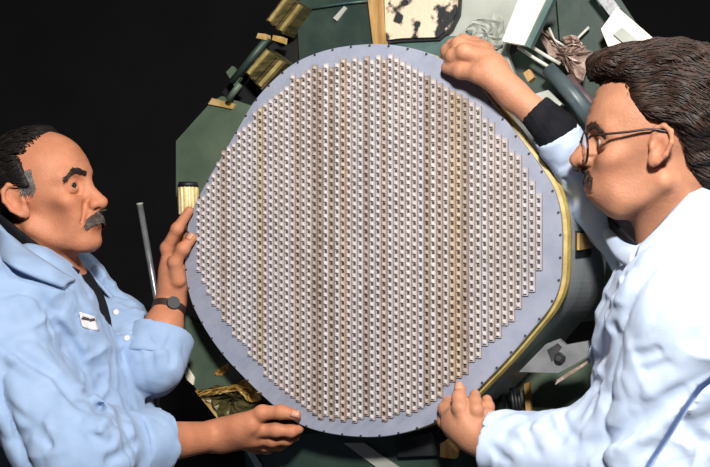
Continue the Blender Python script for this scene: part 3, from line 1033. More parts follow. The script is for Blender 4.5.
def sleeve_folds(a, b, r, seed, amp=0.006, lam=0.05, twist=1.0):
    a = np.asarray(a, float); b = np.asarray(b, float)
    L = np.linalg.norm(b - a); t = (b - a) / L
    ref = np.cross(t, [0, 0.2, 1.0]); ref /= np.linalg.norm(ref)
    bn = np.cross(t, ref)
    def fn(p):
        q = p - a
        s = q @ t
        th = np.arctan2(q @ ref, q @ bn)
        w = vnoise(p / 0.06, seed) * 0.7
        n = vnoise(p / 0.045 + 9.0, seed + 4)
        ph = 2 * math.pi * (s / lam + w + twist * np.sin(th + seed) * 0.5)
        fade = np.clip((L / 2 + r + 0.045 - np.linalg.norm(p - (a + b) / 2, axis=1)) / 0.04, 0, 1)
        am = fade * amp * np.clip(0.55 + 0.9 * n, 0, 1.4) * np.clip(s / 0.05 + 0.6, 0, 1) * np.clip((L - s) / 0.05 + 0.6, 0, 1)
        return am * (np.abs(np.sin(ph * 0.5)) ** 0.8 - 0.6)
    return fn, (a + b) / 2, L / 2 + r

def strip_mesh(name, inner, outer, material, parent, thick=0.004, n=6, bulge=0.0, push=None):
    """Cloth band between two edge curves (collar, lapel) with thickness."""
    I = smooth_path(inner, 6); O = smooth_path(outer, 6)
    bm = bmesh.new()
    rows = []
    for p, q in zip(I, O):
        row = []
        for k in range(n + 1):
            t = k / n
            v = p + (q - p) * t
            if push is not None: v = v + np.asarray(push) * bulge * 4 * t * (1 - t)
            row.append(bm.verts.new(tuple(v)))
        rows.append(row)
    for a, b in zip(rows, rows[1:]):
        for k in range(n):
            bm.faces.new((a[k], a[k + 1], b[k + 1], b[k]))
    me = bm_mesh(name, bm)
    o = link(name, me, material, parent, True)
    md = o.modifiers.new('thickness', 'SOLIDIFY'); md.thickness = thick; md.offset = 0.0
    return o

def legs(T, ground_xy, parent, mats, spread=0.09):
    """Trousers and shoes down to the floor."""
    hipL, hipR = T(0.0, spread, -0.62), T(0.0, -spread, -0.62)
    F = Field()
    fx = T.R[:, 0] * np.array([1, 1, 0]); fx = fx / np.linalg.norm(fx)
    ly = np.array([-fx[1], fx[0], 0])
    feet = []
    for q, hip in ((1, hipL), (-1, hipR)):
        foot = np.array([ground_xy[0], ground_xy[1], 0.0]) + ly * q * 0.11
        knee = (hip + foot) / 2 + fx * 0.03
        F.cone(hip, knee, 0.088, 0.070, 'u', 0.04)
        F.cone(knee, foot + np.array([0, 0, 0.10]), 0.070, 0.062, 'u', 0.03)
        feet.append(foot)
    F.custom(lambda p: fold_noise(p, 21, 0.07, 0.006), op='d')
    F.custom(lambda p: 0.04 - p[:, 2], op='i', k=0.0)
    pts = np.array([hipL, hipR] + feet)
    field_object('trousers', F, pts.min(0) - 0.15, pts.max(0) + 0.15, 0.008, mats[0], parent)
    for foot in feet:
        S = Field()
        S.cone(foot + fx * -0.05 + [0, 0, .045], foot + fx * 0.14 + [0, 0, .035], 0.045, 0.038, 'u', 0.03)
        S.cone(foot + [0, 0, .06], foot + [0, 0, .11], 0.05, 0.046, 'u', 0.03)
        S.custom(lambda p: -p[:, 2] + 0.001, op='i', k=0.0)
        field_object('shoe', S, foot - np.array([.25, .25, .02]), foot + np.array([.25, .25, .2]), 0.006, mats[1], parent)

M_coat_l = mat('light_blue_cotton', srgb(138, 161, 194), srgb(147, 169, 201), 0.85, scale=25, bump=0.25, bscale=700, spec=0.2, sheen=0.1)
M_coat_r = mat('lit_blue_cotton', srgb(194, 211, 239), srgb(202, 217, 242), 0.85, scale=25, bump=0.25, bscale=700, spec=0.2, sheen=0.1)  # same kind of cotton, painted paler to stand for stronger light
def add_wrinkles(m, scale, strength, dist):
    """Fine creases of washed cotton on top of the modelled folds."""
    nt = m.node_tree
    bs = nt.nodes['Principled BSDF']
    prev = bs.inputs['Normal'].links[0].from_node
    tc = nt.nodes.new('ShaderNodeTexCoord')
    mp = nt.nodes.new('ShaderNodeMapping')
    mp.inputs['Rotation'].default_value = (0.3, 0.6, 0.2)
    mp.inputs['Scale'].default_value = (1.0, 1.0, 0.55)
    nt.links.new(tc.outputs['Object'], mp.inputs['Vector'])
    nz = nt.nodes.new('ShaderNodeTexNoise')
    nz.noise_type = 'RIDGED_MULTIFRACTAL'
    nz.inputs['Scale'].default_value = scale
    nz.inputs['Detail'].default_value = 2.0
    nz.inputs['Distortion'].default_value = 0.6
    nt.links.new(mp.outputs[0], nz.inputs['Vector'])
    bp = nt.nodes.new('ShaderNodeBump')
    bp.inputs['Strength'].default_value = strength
    bp.inputs['Distance'].default_value = dist
    nt.links.new(nz.outputs['Fac'], bp.inputs['Height'])
    nt.links.new(prev.outputs[0], bp.inputs['Normal'])
    nt.links.new(bp.outputs[0], bs.inputs['Normal'])
add_wrinkles(M_coat_l, 11.0, 0.8, 0.016)
add_wrinkles(M_coat_r, 6.0, 0.55, 0.016)
M_shirt = mat('black_knit', srgb(22, 22, 28), srgb(30, 30, 36), 0.9, scale=50, bump=0.4, bscale=400, spec=0.15)
M_trous = mat('dark_twill', srgb(38, 42, 56), srgb(46, 50, 64), 0.9, scale=40)
M_shoe = mat('black_leather', srgb(18, 16, 16), srgb(26, 24, 24), 0.35, scale=40)
M_hair_l = mat('dark_hair', srgb(22, 18, 18), srgb(34, 28, 26), 0.6, scale=60, spec=0.25)
M_hair_grey = mat('greying_hair', srgb(84, 78, 76), srgb(120, 114, 112), 0.6, scale=60, spec=0.4)
M_hair_r = mat('brown_hair', srgb(30, 19, 14), srgb(56, 37, 28), 0.55, scale=80, spec=0.35)
M_brow = mat('brow_hair', srgb(28, 20, 17), srgb(40, 30, 26), 0.55, scale=60)
M_tache = mat('moustache_hair', srgb(62, 52, 46), srgb(92, 80, 72), 0.5, scale=90)
M_tache_r = mat('brown_moustache_hair', srgb(44, 28, 20), srgb(66, 44, 32), 0.5, scale=90)
M_nail = mat('finger_nail', srgb(196, 142, 116), None, 0.3)

def finger(F, joints, radii, k=0.007):
    pts = [onp(x, y, w) for x, y, w in joints]
    F.chain(pts, radii, 'u', k)
    for p, r in zip(pts[1:-1], radii[1:-1]):
        F.ell(p, (r * 1.06,) * 3, None, 'u', 0.004)          # knuckles
    return pts

def nail(pts, r, parent, toward):
    """Nail plate on the last segment, facing `toward`."""
    a, b = pts[-2], pts[-1]
    t = (b - a) / np.linalg.norm(b - a)
    n_ = np.asarray(toward, float); n_ = n_ - t * (n_ @ t); n_ /= np.linalg.norm(n_)
    s = np.cross(t, n_)
    c = b + n_ * (r * 0.90)
    bm = bmesh.new()
    rows = []
    for i in range(5):
        u = (i / 4 - 0.55) * r * 1.5
        row = []
        for j in range(5):
            w = (j / 4 - 0.5) * r * 1.25 * (0.9 if i in (0, 4) else 1.0)
            row.append(bm.verts.new(tuple(c + t * u + s * w + n_ * (r * 0.16 - (w * w) / r * 0.55))))
        rows.append(row)
    for A, Bv in zip(rows, rows[1:]):
        for k in range(4): bm.faces.new((A[k], A[k + 1], Bv[k + 1], Bv[k]))
    o = link('finger_nail', bm_mesh('finger_nail', bm), M_nail, parent, True)
    md = o.modifiers.new('thickness', 'SOLIDIFY'); md.thickness = 0.0012
    return o

# ============================================================ left technician
HL = Fr(at(41, 196, 1.745), math.radians(-9), math.radians(12), math.radians(0), 0.98)
TL = Fr(at(38, 266, 1.79), math.radians(1), math.radians(6))
person_l = empty('person', (TL.o[0], TL.o[1], 0.0), 'man with dark moustache in light blue coat, wristwatch, gripping the antenna from the left', 'person')
PLp = dict(skin=srgb(182, 120, 90)[:3], stubble=0.35, nose=(0.115, 0, -0.036))
B = Field()
build_head(B, HL, PLp)
B.cone(HL(-0.016, 0, -0.06), TL(-0.008, 0, 0.0), 0.053, 0.060, 'u', 0.02)      # neck
B.cone(HL(0.008, 0, -0.080), TL(0.022, 0, -0.01), 0.038, 0.042, 'u', 0.02)
torso_field(B, TL, 0.0, 0.05, 0.02)
l_sh_r, l_el_r, l_wr_r = at(-28, 318, 1.60), at(74, 452, 1.545), onp(216, 436, 0.03)
l_sh_l, l_el_l, l_wr_l = TL(0.0, 0.165, -0.055), at(152, 364, 1.80), onp(171, 302, -0.004)
B.cone(l_sh_r, l_el_r, 0.055, 0.044, 'u', 0.03)
B.cone(l_el_r, l_wr_r + (l_el_r - l_wr_r) * 0.45, 0.042, 0.037, 'u', 0.02)
B.cone(l_wr_r + (l_el_r - l_wr_r) * 0.45, l_wr_r, 0.037, 0.0265, 'u', 0.02)
B.cone(l_sh_l, l_el_l, 0.052, 0.044, 'u', 0.03)
B.cone(l_el_l, l_wr_l + (l_el_l - l_wr_l) * 0.4, 0.042, 0.034, 'u', 0.02)
B.cone(l_wr_l + (l_el_l - l_wr_l) * 0.4, l_wr_l, 0.034, 0.0265, 'u', 0.02)
# lower hand: thumb on the plate, fingers under its edge
B.cone(l_wr_r, onp(240, 430, 0.030), 0.026, 0.027, 'u', 0.02)
B.cone(onp(226, 430, 0.034), onp(252, 424, 0.034), 0.020, 0.019, 'u', 0.02)
B.cone(onp(226, 440, 0.022), onp(254, 438, 0.012), 0.020, 0.018, 'u', 0.02)
la = finger(B, [(240, 424, .032), (262, 413, .031), (281, 412, .024), (296, 415, .0165)], [0.0165, 0.0135, 0.0122, 0.0100])
finger(B, [(252, 430, .022), (276, 430, .018), (291, 431, .006), (299, 429, -.008)], [0.0150, 0.0120, 0.0108, 0.0092])
finger(B, [(250, 437, .010), (272, 440, .002), (287, 439, -.012), (296, 436, -.026)], [0.0150, 0.0120, 0.0108, 0.0092])
finger(B, [(246, 441, .000), (266, 445, -.014), (279, 445, -.030), (288, 441, -.042)], [0.0140, 0.0112, 0.0102, 0.0088])
finger(B, [(240, 443, -.006), (256, 448, -.026), (267, 449, -.040), (275, 446, -.050)], [0.0125, 0.0100, 0.0090, 0.0080])
# upper hand: fingers round the left edge
B.cone(l_wr_l, onp(173, 272, 0.002), 0.0265, 0.024, 'u', 0.02)
B.cone(onp(170, 284, 0.006), onp(169, 262, 0.010), 0.019, 0.015, 'u', 0.02)
B.cone(onp(178, 284, -0.006), onp(177, 262, -0.014), 0.018, 0.016, 'u', 0.02)
lb = finger(B, [(169, 264, .012), (167, 248, .018), (177, 229, .022), (189, 211, .012)], [0.0135, 0.0120, 0.0108, 0.0090])
finger(B, [(173, 262, -.004), (172, 242, .000), (182, 225, -.004), (193, 212, -.016)], [0.0130, 0.0115, 0.0105, 0.0088])
finger(B, [(177, 262, -.018), (178, 242, -.018), (187, 228, -.026), (196, 220, -.034)], [0.0125, 0.0110, 0.0100, 0.0086])
finger(B, [(180, 264, -.030), (182, 248, -.034), (189, 238, -.040), (196, 232, -.046)], [0.0115, 0.0100, 0.0090, 0.0080])
lt = finger(B, [(178, 280, .014), (175, 262, .024), (183, 249, .024), (192, 238, .0125)], [0.0150, 0.0125, 0.0112, 0.0095])
lo = np.array([-1.05, 1.35, 0.98]); hi = np.array([0.0, 2.15, 1.75])
body_l = field_object('body', B, lo, hi, 0.0027, M_skin, person_l, skin_tint(HL, PLp))
nail(la, 0.0100, body_l, PN + PV * 0.5)
nail(lt, 0.0095, body_l, PN + PV * 0.3)
for q in (-1, 1): eye_object(HL, q, person_l, (1.0, -0.45, 0.02))

# shirt and coat
S = Field(); torso_field(S, TL, 0.005, 0.05, 0.02)
S.cone(TL(-0.005, 0, -0.02), TL(0.000, 0, 0.055), 0.074, 0.067, 'u', 0.02)
S.cone(HL(-0.012, 0, -0.06), TL(-0.012, 0, 0.0), 0.0575, 0.062, 's', 0.002)
S.custom(lambda p: TL.inv(p)[:, 2] - (0.058 - 0.45 * np.maximum(TL.inv(p)[:, 0], 0)), op='i', k=0.004)
field_object('shirt', S, TL.o - [0.5, 0.5, 0.75], TL.o + [0.5, 0.5, 0.2], 0.006, M_shirt, person_l)

def coat_common(T, belly, V_w, V_len, gap, skew=0.0):
    F = Field(); torso_field(F, T, 0.027, 0.06, belly)
    for q in (-1, 1):
        F.cone(T(0.02, q * 0.07, -0.5), T(0.0, q * 0.09, -1.0), 0.14, 0.17, 'u', 0.08)
    return F
def cut_front(F, T, w0, w1, length, gap):
    def fn(p):
        q = T.inv(p)
        z = -q[:, 2]
        w = np.where(z < length, w0 + (w1 - w0) * np.clip(z / length, 0, 1) ** 0.8, w1 + (gap - w1) * np.clip((z - length) / 0.2, 0, 1))
        d = np.abs(q[:, 1]) - w
        return np.maximum(d, 0.03 - q[:, 0])
    F.custom(fn, op='s', k=0.006)
CL = coat_common(TL, 0.02, 0, 0, 0)
cut_front(CL, TL, 0.098, 0.026, 0.15, 0.012)
CL.cone(l_sh_r, l_el_r, 0.088, 0.078, 'u', 0.035)
cuff_r = l_wr_r + (l_el_r - l_wr_r) * 0.50
CL.capped(l_el_r, cuff_r, 0.078, 0.058, 0.05)
CL.cone(l_sh_l, l_el_l, 0.076, 0.060, 'u', 0.010)
cuff_l = l_el_l + (l_wr_l - l_el_l) * 0.36
CL.capped(l_el_l, cuff_l, 0.060, 0.056, 0.015)
for a, b, r, sd in ((l_sh_r, l_el_r, 0.11, 3), (l_el_r, cuff_r, 0.10, 8), (l_sh_l, l_el_l, 0.10, 14), (l_el_l, cuff_l, 0.09, 17)):
    fn, c, R_ = sleeve_folds(a, b, r, sd, 0.005, 0.06)
    CL.custom(fn, c, R_, 'd')
def placket(p):
    q = TL.inv(p)
    on = (q[:, 0] > 0.05) & (q[:, 2] < -0.10)
    e = 0.0035 * np.clip((0.020 - np.abs(np.abs(q[:, 1]) - 0.030)) / 0.004, 0, 1)
    return np.where(on, -e, 0.0)
CL.custom(placket, op='d')
CL.custom(lambda p: (fold_noise(p, 31, 0.085, 0.017, (0.5, 0.3, -0.8), 2.6) + fold_noise(p, 35, 0.036, 0.0045, (0.5, 0.3, -0.8), 2.0)) * np.clip((p[:, 2] - 0.72) / 0.35, 0.25, 1), op='d')
fold_strokes(CL, [([(0, 338), (22, 356), (48, 372), (66, 390), (84, 410)], 0.011, 0.008),
                  ([(6, 352), (26, 370), (52, 388), (70, 408)], -0.008, 0.009),
                  ([(52, 318), (66, 336), (78, 354), (86, 372)], 0.012, 0.008),
                  ([(60, 314), (76, 334), (88, 352)], -0.006, 0.008),
                  ([(100, 388), (84, 394), (66, 396)], 0.012, 0.007),
                  ([(108, 398), (96, 412), (86, 424)], 0.011, 0.008),
                  ([(118, 404), (106, 420), (96, 436)], -0.008, 0.009),
                  ([(86, 432), (104, 442), (116, 440)], 0.010, 0.007),
                  ([(104, 462), (124, 452), (140, 440)], 0.011, 0.008),
                  ([(10, 440), (30, 432), (44, 424)], 0.010, 0.008),
                  ([(0, 400), (30, 425), (62, 455)], 0.008, 0.007),
                  ([(142, 334), (150, 350), (152, 372)], 0.010, 0.007),
                  ([(160, 340), (172, 352), (170, 368)], 0.009, 0.006),
                  ([(20, 272), (40, 296), (52, 318)], 0.007, 0.010)])
CL.cone(cuff_r, l_wr_r, 0.046, 0.036, 's', 0.003)
CL.cone(cuff_l, l_wr_l, 0.046, 0.036, 's', 0.003)
CL.cone(HL(-0.012, 0, -0.06), TL(-0.005, 0, -0.01), 0.075, 0.080, 's', 0.006)
coat_l = field_object('lab_coat', CL, np.array([-1.15, 1.25, 0.35]), np.array([-0.05, 2.2, 1.55]), 0.0040, M_coat_l, person_l, None, 2.4)
# rolled cuffs
for a, wr, R1, nm in ((cuff_r, l_wr_r, 0.058, 'rolled_cuff'), (cuff_l, l_wr_l, 0.058, 'rolled_cuff')):
    d = (wr - a) / np.linalg.norm(wr - a)
    Fc_ = Field()
    Fc_.cone(a - d * 0.035, a + d * 0.012, R1 + 0.004, R1 + 0.006, 'u', 0.0)
    cut = lambda q, p0=a + d * 0.018, d=d: -((q - p0) @ d)
    Fc_.custom(cut, op='s', k=0.003)
    cut2 = lambda q, p0=a - d * 0.045, d=d: ((q - p0) @ d)
    Fc_.custom(cut2, op='s', k=0.003)
    Fc_.cone(a - d * 0.2, a + d * 0.2, R1 - 0.012, R1 - 0.010, 's', 0.003)
    Fc_.custom(lambda p: fold_noise(p, 77, 0.05, 0.007), op='d')
    field_object(nm, Fc_, a - 0.14, a + 0.14, 0.0035, M_coat_l, coat_l)
# collar
def on_coat(F, pix, lift, y0=1.2, y1=2.4):
    out = []
    for x, y in pix:
        p = trace(F, x, y, y0, y1)
        if p is None: p = at(x, y, 1.75)
        out.append(p + (CAM - p) / np.linalg.norm(CAM - p) * lift)
    return out
outer = trace_many(CL, [(-14, 250), (8, 264), (34, 277), (64, 288)], 1.1, 2.2)
outer = [p + (CAM - p) / np.linalg.norm(CAM - p) * 0.016 for p in outer if not np.isnan(p[0])]
inner_mid = trace_many(CL, [(-4, 226), (22, 246), (48, 264), (75, 281)], 1.1, 2.2)
inner_mid = [np.array(q_) if (np.isnan(p[0]) or p[1] > q_[1]) else p + (CAM - p) / np.linalg.norm(CAM - p) * 0.008 for p, q_ in zip(inner_mid, [at(-4, 222, 1.682), at(22, 243, 1.664), at(48, 262, 1.662), at(75, 279, 1.668)])]
strip_mesh('collar', [at(-26, 206, 1.76)] + inner_mid, [at(-40, 236, 1.70)] + outer, M_coat_l, coat_l, 0.006, 6, 0.006, (0, -0.6, 0.6))
strip_mesh('shirt_collar', [at(-20, 200, 1.745), at(2, 216, 1.690), at(28, 237, 1.672), at(54, 255, 1.672), at(80, 271, 1.690)],
           [at(-26, 214, 1.765), at(-6, 228, 1.712), at(18, 250, 1.690), at(44, 270, 1.690), at(72, 290, 1.705)], M_shirt, person_l, 0.004, 4)
strip_mesh('collar', [TL(-0.085, 0.02, 0.060), TL(-0.05, 0.075, 0.048), TL(0.02, 0.088, 0.020), TL(0.075, 0.066, -0.025), TL(0.118, 0.045, -0.075)],
           [TL(-0.125, 0.05, 0.010), TL(-0.085, 0.128, 0.008), TL(0.02, 0.150, -0.030), TL(0.085, 0.128, -0.068), TL(0.128, 0.100, -0.115)], M_coat_l, coat_l, 0.005, 6, 0.010, (0, 0, 1))
def coat_patch(F, name, quad, lift, material, parent, n=6, thick=0.002):
    """Small cloth patch lying on the garment, measured by its four corners in the photo."""
    a, b_, c_, d_ = [np.array(p, float) for p in quad]
    bm = bmesh.new()
    g = []
    uv = [(i / n, j / n) for i in range(n + 1) for j in range(n + 1)]
    P = trace_many(F, [(a * (1 - s) + b_ * s) * (1 - t) + (d_ * (1 - s) + c_ * s) * t for s, t in uv], 1.1, 2.4)
    if np.isnan(P).any(): bm.free(); return None
    P = P + (CAM - P) / np.linalg.norm(CAM - P, axis=1)[:, None] * lift
    for i in range(n + 1):
        g.append([bm.verts.new(tuple(P[i * (n + 1) + j])) for j in range(n + 1)])
    for i in range(n):
        for j in range(n):
            bm.faces.new((g[i][j], g[i + 1][j], g[i + 1][j + 1], g[i][j + 1]))
    o = link(name, bm_mesh(name, bm), material, parent, True)
    md = o.modifiers.new('thickness', 'SOLIDIFY'); md.thickness = thick; md.offset = 1.0
    return o
M_patch = mat('pale_patch', srgb(206, 204, 212), srgb(220, 208, 206), 0.8, scale=60)
M_mark = mat('embroidered_mark', srgb(70, 62, 70), None, 0.8)
pk = coat_patch(CL, 'name_patch', [(80, 312), (96, 317), (99, 331), (83, 327)], 0.002, M_patch, coat_l)
if pk:
    coat_patch(CL, 'mark', [(82, 316), (89, 318), (89, 320.5), (82, 318.5)], 0.0045, M_mark, pk, 3, 0.001)
    coat_patch(CL, 'mark', [(89, 319), (95, 318.5), (95, 320.5), (90, 321.5)], 0.0045, M_mark, pk, 3, 0.001)
for x, y in ((127, 338), (116, 312)):
    p = trace(CL, x, y, 1.1, 2.4)
    if p is not None:
        v = (CAM - p) / np.linalg.norm(CAM - p)
        tube('snap_button', [p - v * 0.001, p + v * 0.004], [0.0062, 0.0050], M_patch, coat_l, 12, False)
legs(TL, (TL.o[0] - 0.02, TL.o[1]), person_l, (M_trous, M_shoe))

# hair, brows, moustache
rng = np.random.default_rng(4)
def scalp_field(H, inflate):
    F = Field(); s = H.s
    F.ell(H(-0.004, 0, 0.036), np.array([0.098, 0.075, 0.086]) * s + inflate, H.R)
    F.ell(H(0.032, 0, 0.022), np.array([0.064, 0.064, 0.078]) * s + inflate, H.R, 'u', 0.03)
    return F
GL = scalp_field(HL, 0.008)
GL.custom(lambda p: 0.003 * vnoise(p * 90, 3), op='d')
def hairline_l(p):
    q = HL.inv(p)
    # negative where hair grows: behind a receding line, above the ears and the nape
    front = q[:, 0] - (0.050 - 0.8 * np.maximum(np.abs(q[:, 1]) - 0.03, 0) + 0.35 * (q[:, 2] - 0.12))
    temple = q[:, 0] - (0.018 + 0.25 * np.clip(0.03 - q[:, 2], -0.02, 0.05))
    side = np.where(q[:, 2] > 0.06, front, np.maximum(temple, -(q[:, 2] + np.where(q[:, 0] > 0.004, -0.008, np.where(q[:, 0] > -0.035, -0.022, 0.062)))))
    return side * 0.8
GL.custom(hairline_l, op='i', k=0.006)
hv_, hq_ = surface(GL, HL.o - 0.18, HL.o + 0.18, 0.0032)
me_core = quad_mesh('hair_core', hv_, hq_)
G0 = scalp_field(HL, 0.0085)
qn = HL.inv(hv_)
ids = rng.choice(len(hv_), 1500)
flowL = lambda p: HL.R @ np.array([-1.0, 0, -0.15]) + np.zeros_like(p)
linesL = hair_lines(G0, hv_[ids], flowL, 6, 0.006, 0.0025, 2, 0.25)
linesL = [l for l in linesL if hairline_l(l[-1:])[0] < 0.004]
hair_l = link('hair', join_meshes('hair', [me_core, strand_mesh('h', linesL, 0.0011)]), M_hair_l, person_l, True)
# greying sideburns
for q in (-1, 1):
    sb = project(B, [HL(rng.uniform(0.008, 0.030), q * 0.080, rng.uniform(0.004, 0.042)) for i in range(200)], 8)
    lines = hair_lines(B, sb, lambda p: HL.R @ np.array([-0.7, 0, -0.8]) + np.zeros_like(p), 5, 0.0040, 0.0040, 5, 0.25)
    link('sideburn', strand_mesh('sideburn', lines, 0.0008), M_hair_grey, person_l, True)

def brow(H, Bf, q, pts, n, m, parent, rad=0.0009, seed=0, w=0.0045):
    r = np.random.default_rng(seed)
    path = np.array(smooth_path([np.array(p) for p in pts], 8))
    roots = []; dirs = []
    for i in range(n):
        t = r.uniform(0, 1) ** 0.9
        f = t * (len(path) - 1); a = int(f); b = min(a + 1, len(path) - 1)
        c = path[a] + (path[b] - path[a]) * (f - a)
        c = c + np.array([0, 0, r.normal(0, w * 0.55 * (1 - 0.5 * t))])
        roots.append(H(c[0], q * c[1], c[2]))
        tg = path[b] - path[max(a - 1, 0)]
        tg = tg / (np.linalg.norm(tg) + 1e-9) + np.array([0, 0, 0.15 - 0.3 * t])
        dirs.append(H.R @ np.array([tg[0], q * tg[1], tg[2]]))
    roots = project(Bf, roots, 5)
    dirs = np.array(dirs)
    lines = hair_lines(Bf, roots, lambda p: dirs, 5, 0.0028, 0.0016, seed + 1, 0.14)
    return link('eyebrow', strand_mesh('eyebrow', lines, rad), m, parent, True)
BW = [(0.096, 0.010, 0.019), (0.094, 0.022, 0.024), (0.086, 0.036, 0.026), (0.074, 0.050, 0.017)]
for q in (-1, 1): brow(HL, B, q, BW, 170, M_brow, person_l, 0.0010, 10 + q, 0.0030)

def moustache(H, Bf, n, m, parent, zc=-0.0575, half=0.033, seed=3, rad=0.0009, step=0.0032, drop=0.011):
    r = np.random.default_rng(seed)
    roots = []; dirs = []
    for i in range(n):
        y = r.uniform(-half, half)
        f = abs(y) / half
        z = zc - drop * f ** 1.5 + r.uniform(-0.0062, 0.0045) * (1 - 0.35 * f)
        roots.append(H(0.112 - 0.018 * f, y, z))
        dirs.append(H.R @ np.array([0.30, np.sign(y) * (0.25 + 0.6 * f), -1.0]))
    roots = project(Bf, roots, 8)
    dirs = np.array(dirs)
    lines = hair_lines(Bf, roots, lambda p: dirs, 5, step, 0.0050, seed, 0.22)
    return link('moustache', strand_mesh('moustache', lines, rad), m, parent, True)
moustache(HL, B, 520, M_tache, person_l, rad=0.0011)

# watch on the far wrist
wd = (l_el_l - l_wr_l) / np.linalg.norm(l_el_l - l_wr_l)
wc = l_wr_l + wd * 0.016
watch = empty('wristwatch', wc, 'dark leather strap wristwatch on the upper wrist of the moustached man at left', 'watch')
def ring_band(name, c, axis, r, width, thick, material, parent, n=40):
    axis = np.asarray(axis) / np.linalg.norm(axis)
    ref = np.cross(axis, [0, 1.0, 0.1]); ref /= np.linalg.norm(ref)
    bn = np.cross(axis, ref)
    bm = bmesh.new()
    rows = []
    for k in range(n):
        an = 2 * math.pi * k / n
        dirv = math.cos(an) * ref + math.sin(an) * bn
        rows.append([bm.verts.new(tuple(c + axis * s + dirv * rr)) for s, rr in ((-width / 2, r), (width / 2, r), (width / 2, r + thick), (-width / 2, r + thick))])
    for k in range(n):
        a, b = rows[k], rows[(k + 1) % n]
        for j in range(4):
            bm.faces.new((a[j], a[(j + 1) % 4], b[(j + 1) % 4], b[j]))
    return link(name, bm_mesh(name, bm), material, parent, False)
M_strap = mat('dark_leather', srgb(42, 30, 28), srgb(56, 42, 38), 0.5, scale=60)
ring_band('strap', wc, wd, 0.0312, 0.014, 0.0026, M_strap, watch)
toc = np.array([0.35, -1.0, 0.1]); toc = toc - wd * (toc @ wd); toc /= np.linalg.norm(toc)
tube('watch_case', [wc + toc * 0.0325, wc + toc * 0.0385], [0.0135, 0.0125], M_dark, watch, 20, False)

# ============================================================ right technician
HR = Fr(at(656.5, 143, 1.46), math.radians(169), math.radians(0), math.radians(0), 1.03)
TR = Fr(at(678, 268, 1.50), math.radians(165), math.radians(-7))
person_r = empty('person', (TR.o[0], TR.o[1], 0.0), 'man with glasses and swept-back brown hair in light blue coat painted paler as if brightly lit, gripping the antenna from the right', 'person')
PRp = dict(jaw_up=0.012, fold=False, lean=0.88, ear=0.004, ear_size=0.90, skin=srgb(180, 126, 98)[:3], stubble=0.12, nose=(0.116, 0, -0.0225), chin=(0.055, 0, -0.092))
BR = Field()
build_head(BR, HR, PRp)
BR.cone(HR(-0.020, 0, -0.055), TR(-0.010, 0, 0.0), 0.053, 0.060, 'u', 0.02)
BR.cone(HR(0.000, 0, -0.072), TR(0.018, 0, -0.01), 0.036, 0.042, 'u', 0.02)
torso_field(BR, TR, 0.0, 0.05, 0.0)
r_sh_l, r_el_l, r_wr_l = TR(0.0, 0.165, -0.055), at(652, 458, 1.40), onp(487, 441, 0.034)
r_sh_r, r_el_r, r_wr_r = TR(0.0, -0.165, -0.055), at(602, 205, 1.60), onp(512, 94, 0.018)
BR.cone(r_sh_l, r_el_l, 0.042, 0.036, 'u', 0.03)
BR.cone(r_el_l, r_wr_l, 0.042, 0.028, 'u', 0.02)
BR.cone(r_sh_r, r_el_r, 0.052, 0.042, 'u', 0.03)
r_md = onp(556, 131, 0.0)
BR.cone(r_el_r, r_md, 0.032, 0.029, 'u', 0.02)
BR.cone(r_md, r_wr_r, 0.029, 0.0220, 'u', 0.02)
# upper hand over the top right edge
BR.cone(r_wr_r, onp(490, 68, 0.024), 0.0220, 0.0245, 'u', 0.02)
BR.cone(onp(500, 85, 0.032), onp(487, 73, 0.034), 0.014, 0.018, 'u', 0.02)
BR.cone(onp(498, 70, 0.004), onp(482, 54, 0.006), 0.018, 0.019, 'u', 0.02)
ra = finger(BR, [(496, 82, .036), (479, 74, .037), (461, 71, .027), (447, 68, .0155)], [0.0175, 0.0145, 0.0126, 0.0102])
rb = finger(BR, [(484, 58, .024), (464, 52, .032), (453, 56, .026), (450, 64, .0150)], [0.0160, 0.0130, 0.0115, 0.0095])
finger(BR, [(480, 52, .010), (459, 45, .010), (448, 51, .000), (446, 60, -.010)], [0.0160, 0.0130, 0.0115, 0.0095])
finger(BR, [(482, 49, -.008), (464, 42, -.014), (452, 46, -.026), (448, 55, -.032)], [0.0150, 0.0122, 0.0108, 0.0090])
finger(BR, [(487, 50, -.022), (473, 43, -.032), (462, 45, -.044), (457, 52, -.050)], [0.0135, 0.0110, 0.0100, 0.0085])
# lower hand under the lower right edge
BR.cone(r_wr_l, onp(466, 428, 0.034), 0.0275, 0.0260, 'u', 0.02)
BR.cone(onp(470, 436, 0.028), onp(453, 424, 0.024), 0.024, 0.021, 'u', 0.02)
BR.cone(onp(470, 426, 0.036), onp(457, 416, 0.030), 0.019, 0.017, 'u', 0.015)
rt = finger(BR, [(466, 424, .044), (460, 408, .044), (459, 398, .032), (460, 389, .0185)], [0.0165, 0.0128, 0.0114, 0.0098], 0.004)
finger(BR, [(476, 426, .036), (476, 410, .038), (475, 402, .026), (475, 395, .0140)], [0.0140, 0.0116, 0.0106, 0.0094], 0.004)
finger(BR, [(486, 430, .024), (488, 415, .024), (488, 407, .012), (487, 400, .001)], [0.0128, 0.0108, 0.0100, 0.0090], 0.004)
finger(BR, [(452, 420, .022), (446, 409, .010), (450, 402, -.006), (458, 400, -.020)], [0.0150, 0.0124, 0.0110, 0.0092])
finger(BR, [(452, 430, .012), (445, 421, -.002), (449, 412, -.018), (458, 408, -.030)], [0.0150, 0.0124, 0.0110, 0.0092])
body_r = field_object('body', BR, np.array([0.05, 1.2, 0.98]), np.array([0.9, 2.0, 1.85]), 0.0027, M_skin, person_r, skin_tint(HR, PRp))
nail(rt, 0.0100, body_r, PN + PV * 0.3)
nail(rb, 0.0095, body_r, PN + PV * 0.3)
for q in (-1, 1): eye_object(HR, q, person_r, (1.0, 0.0, -0.1))

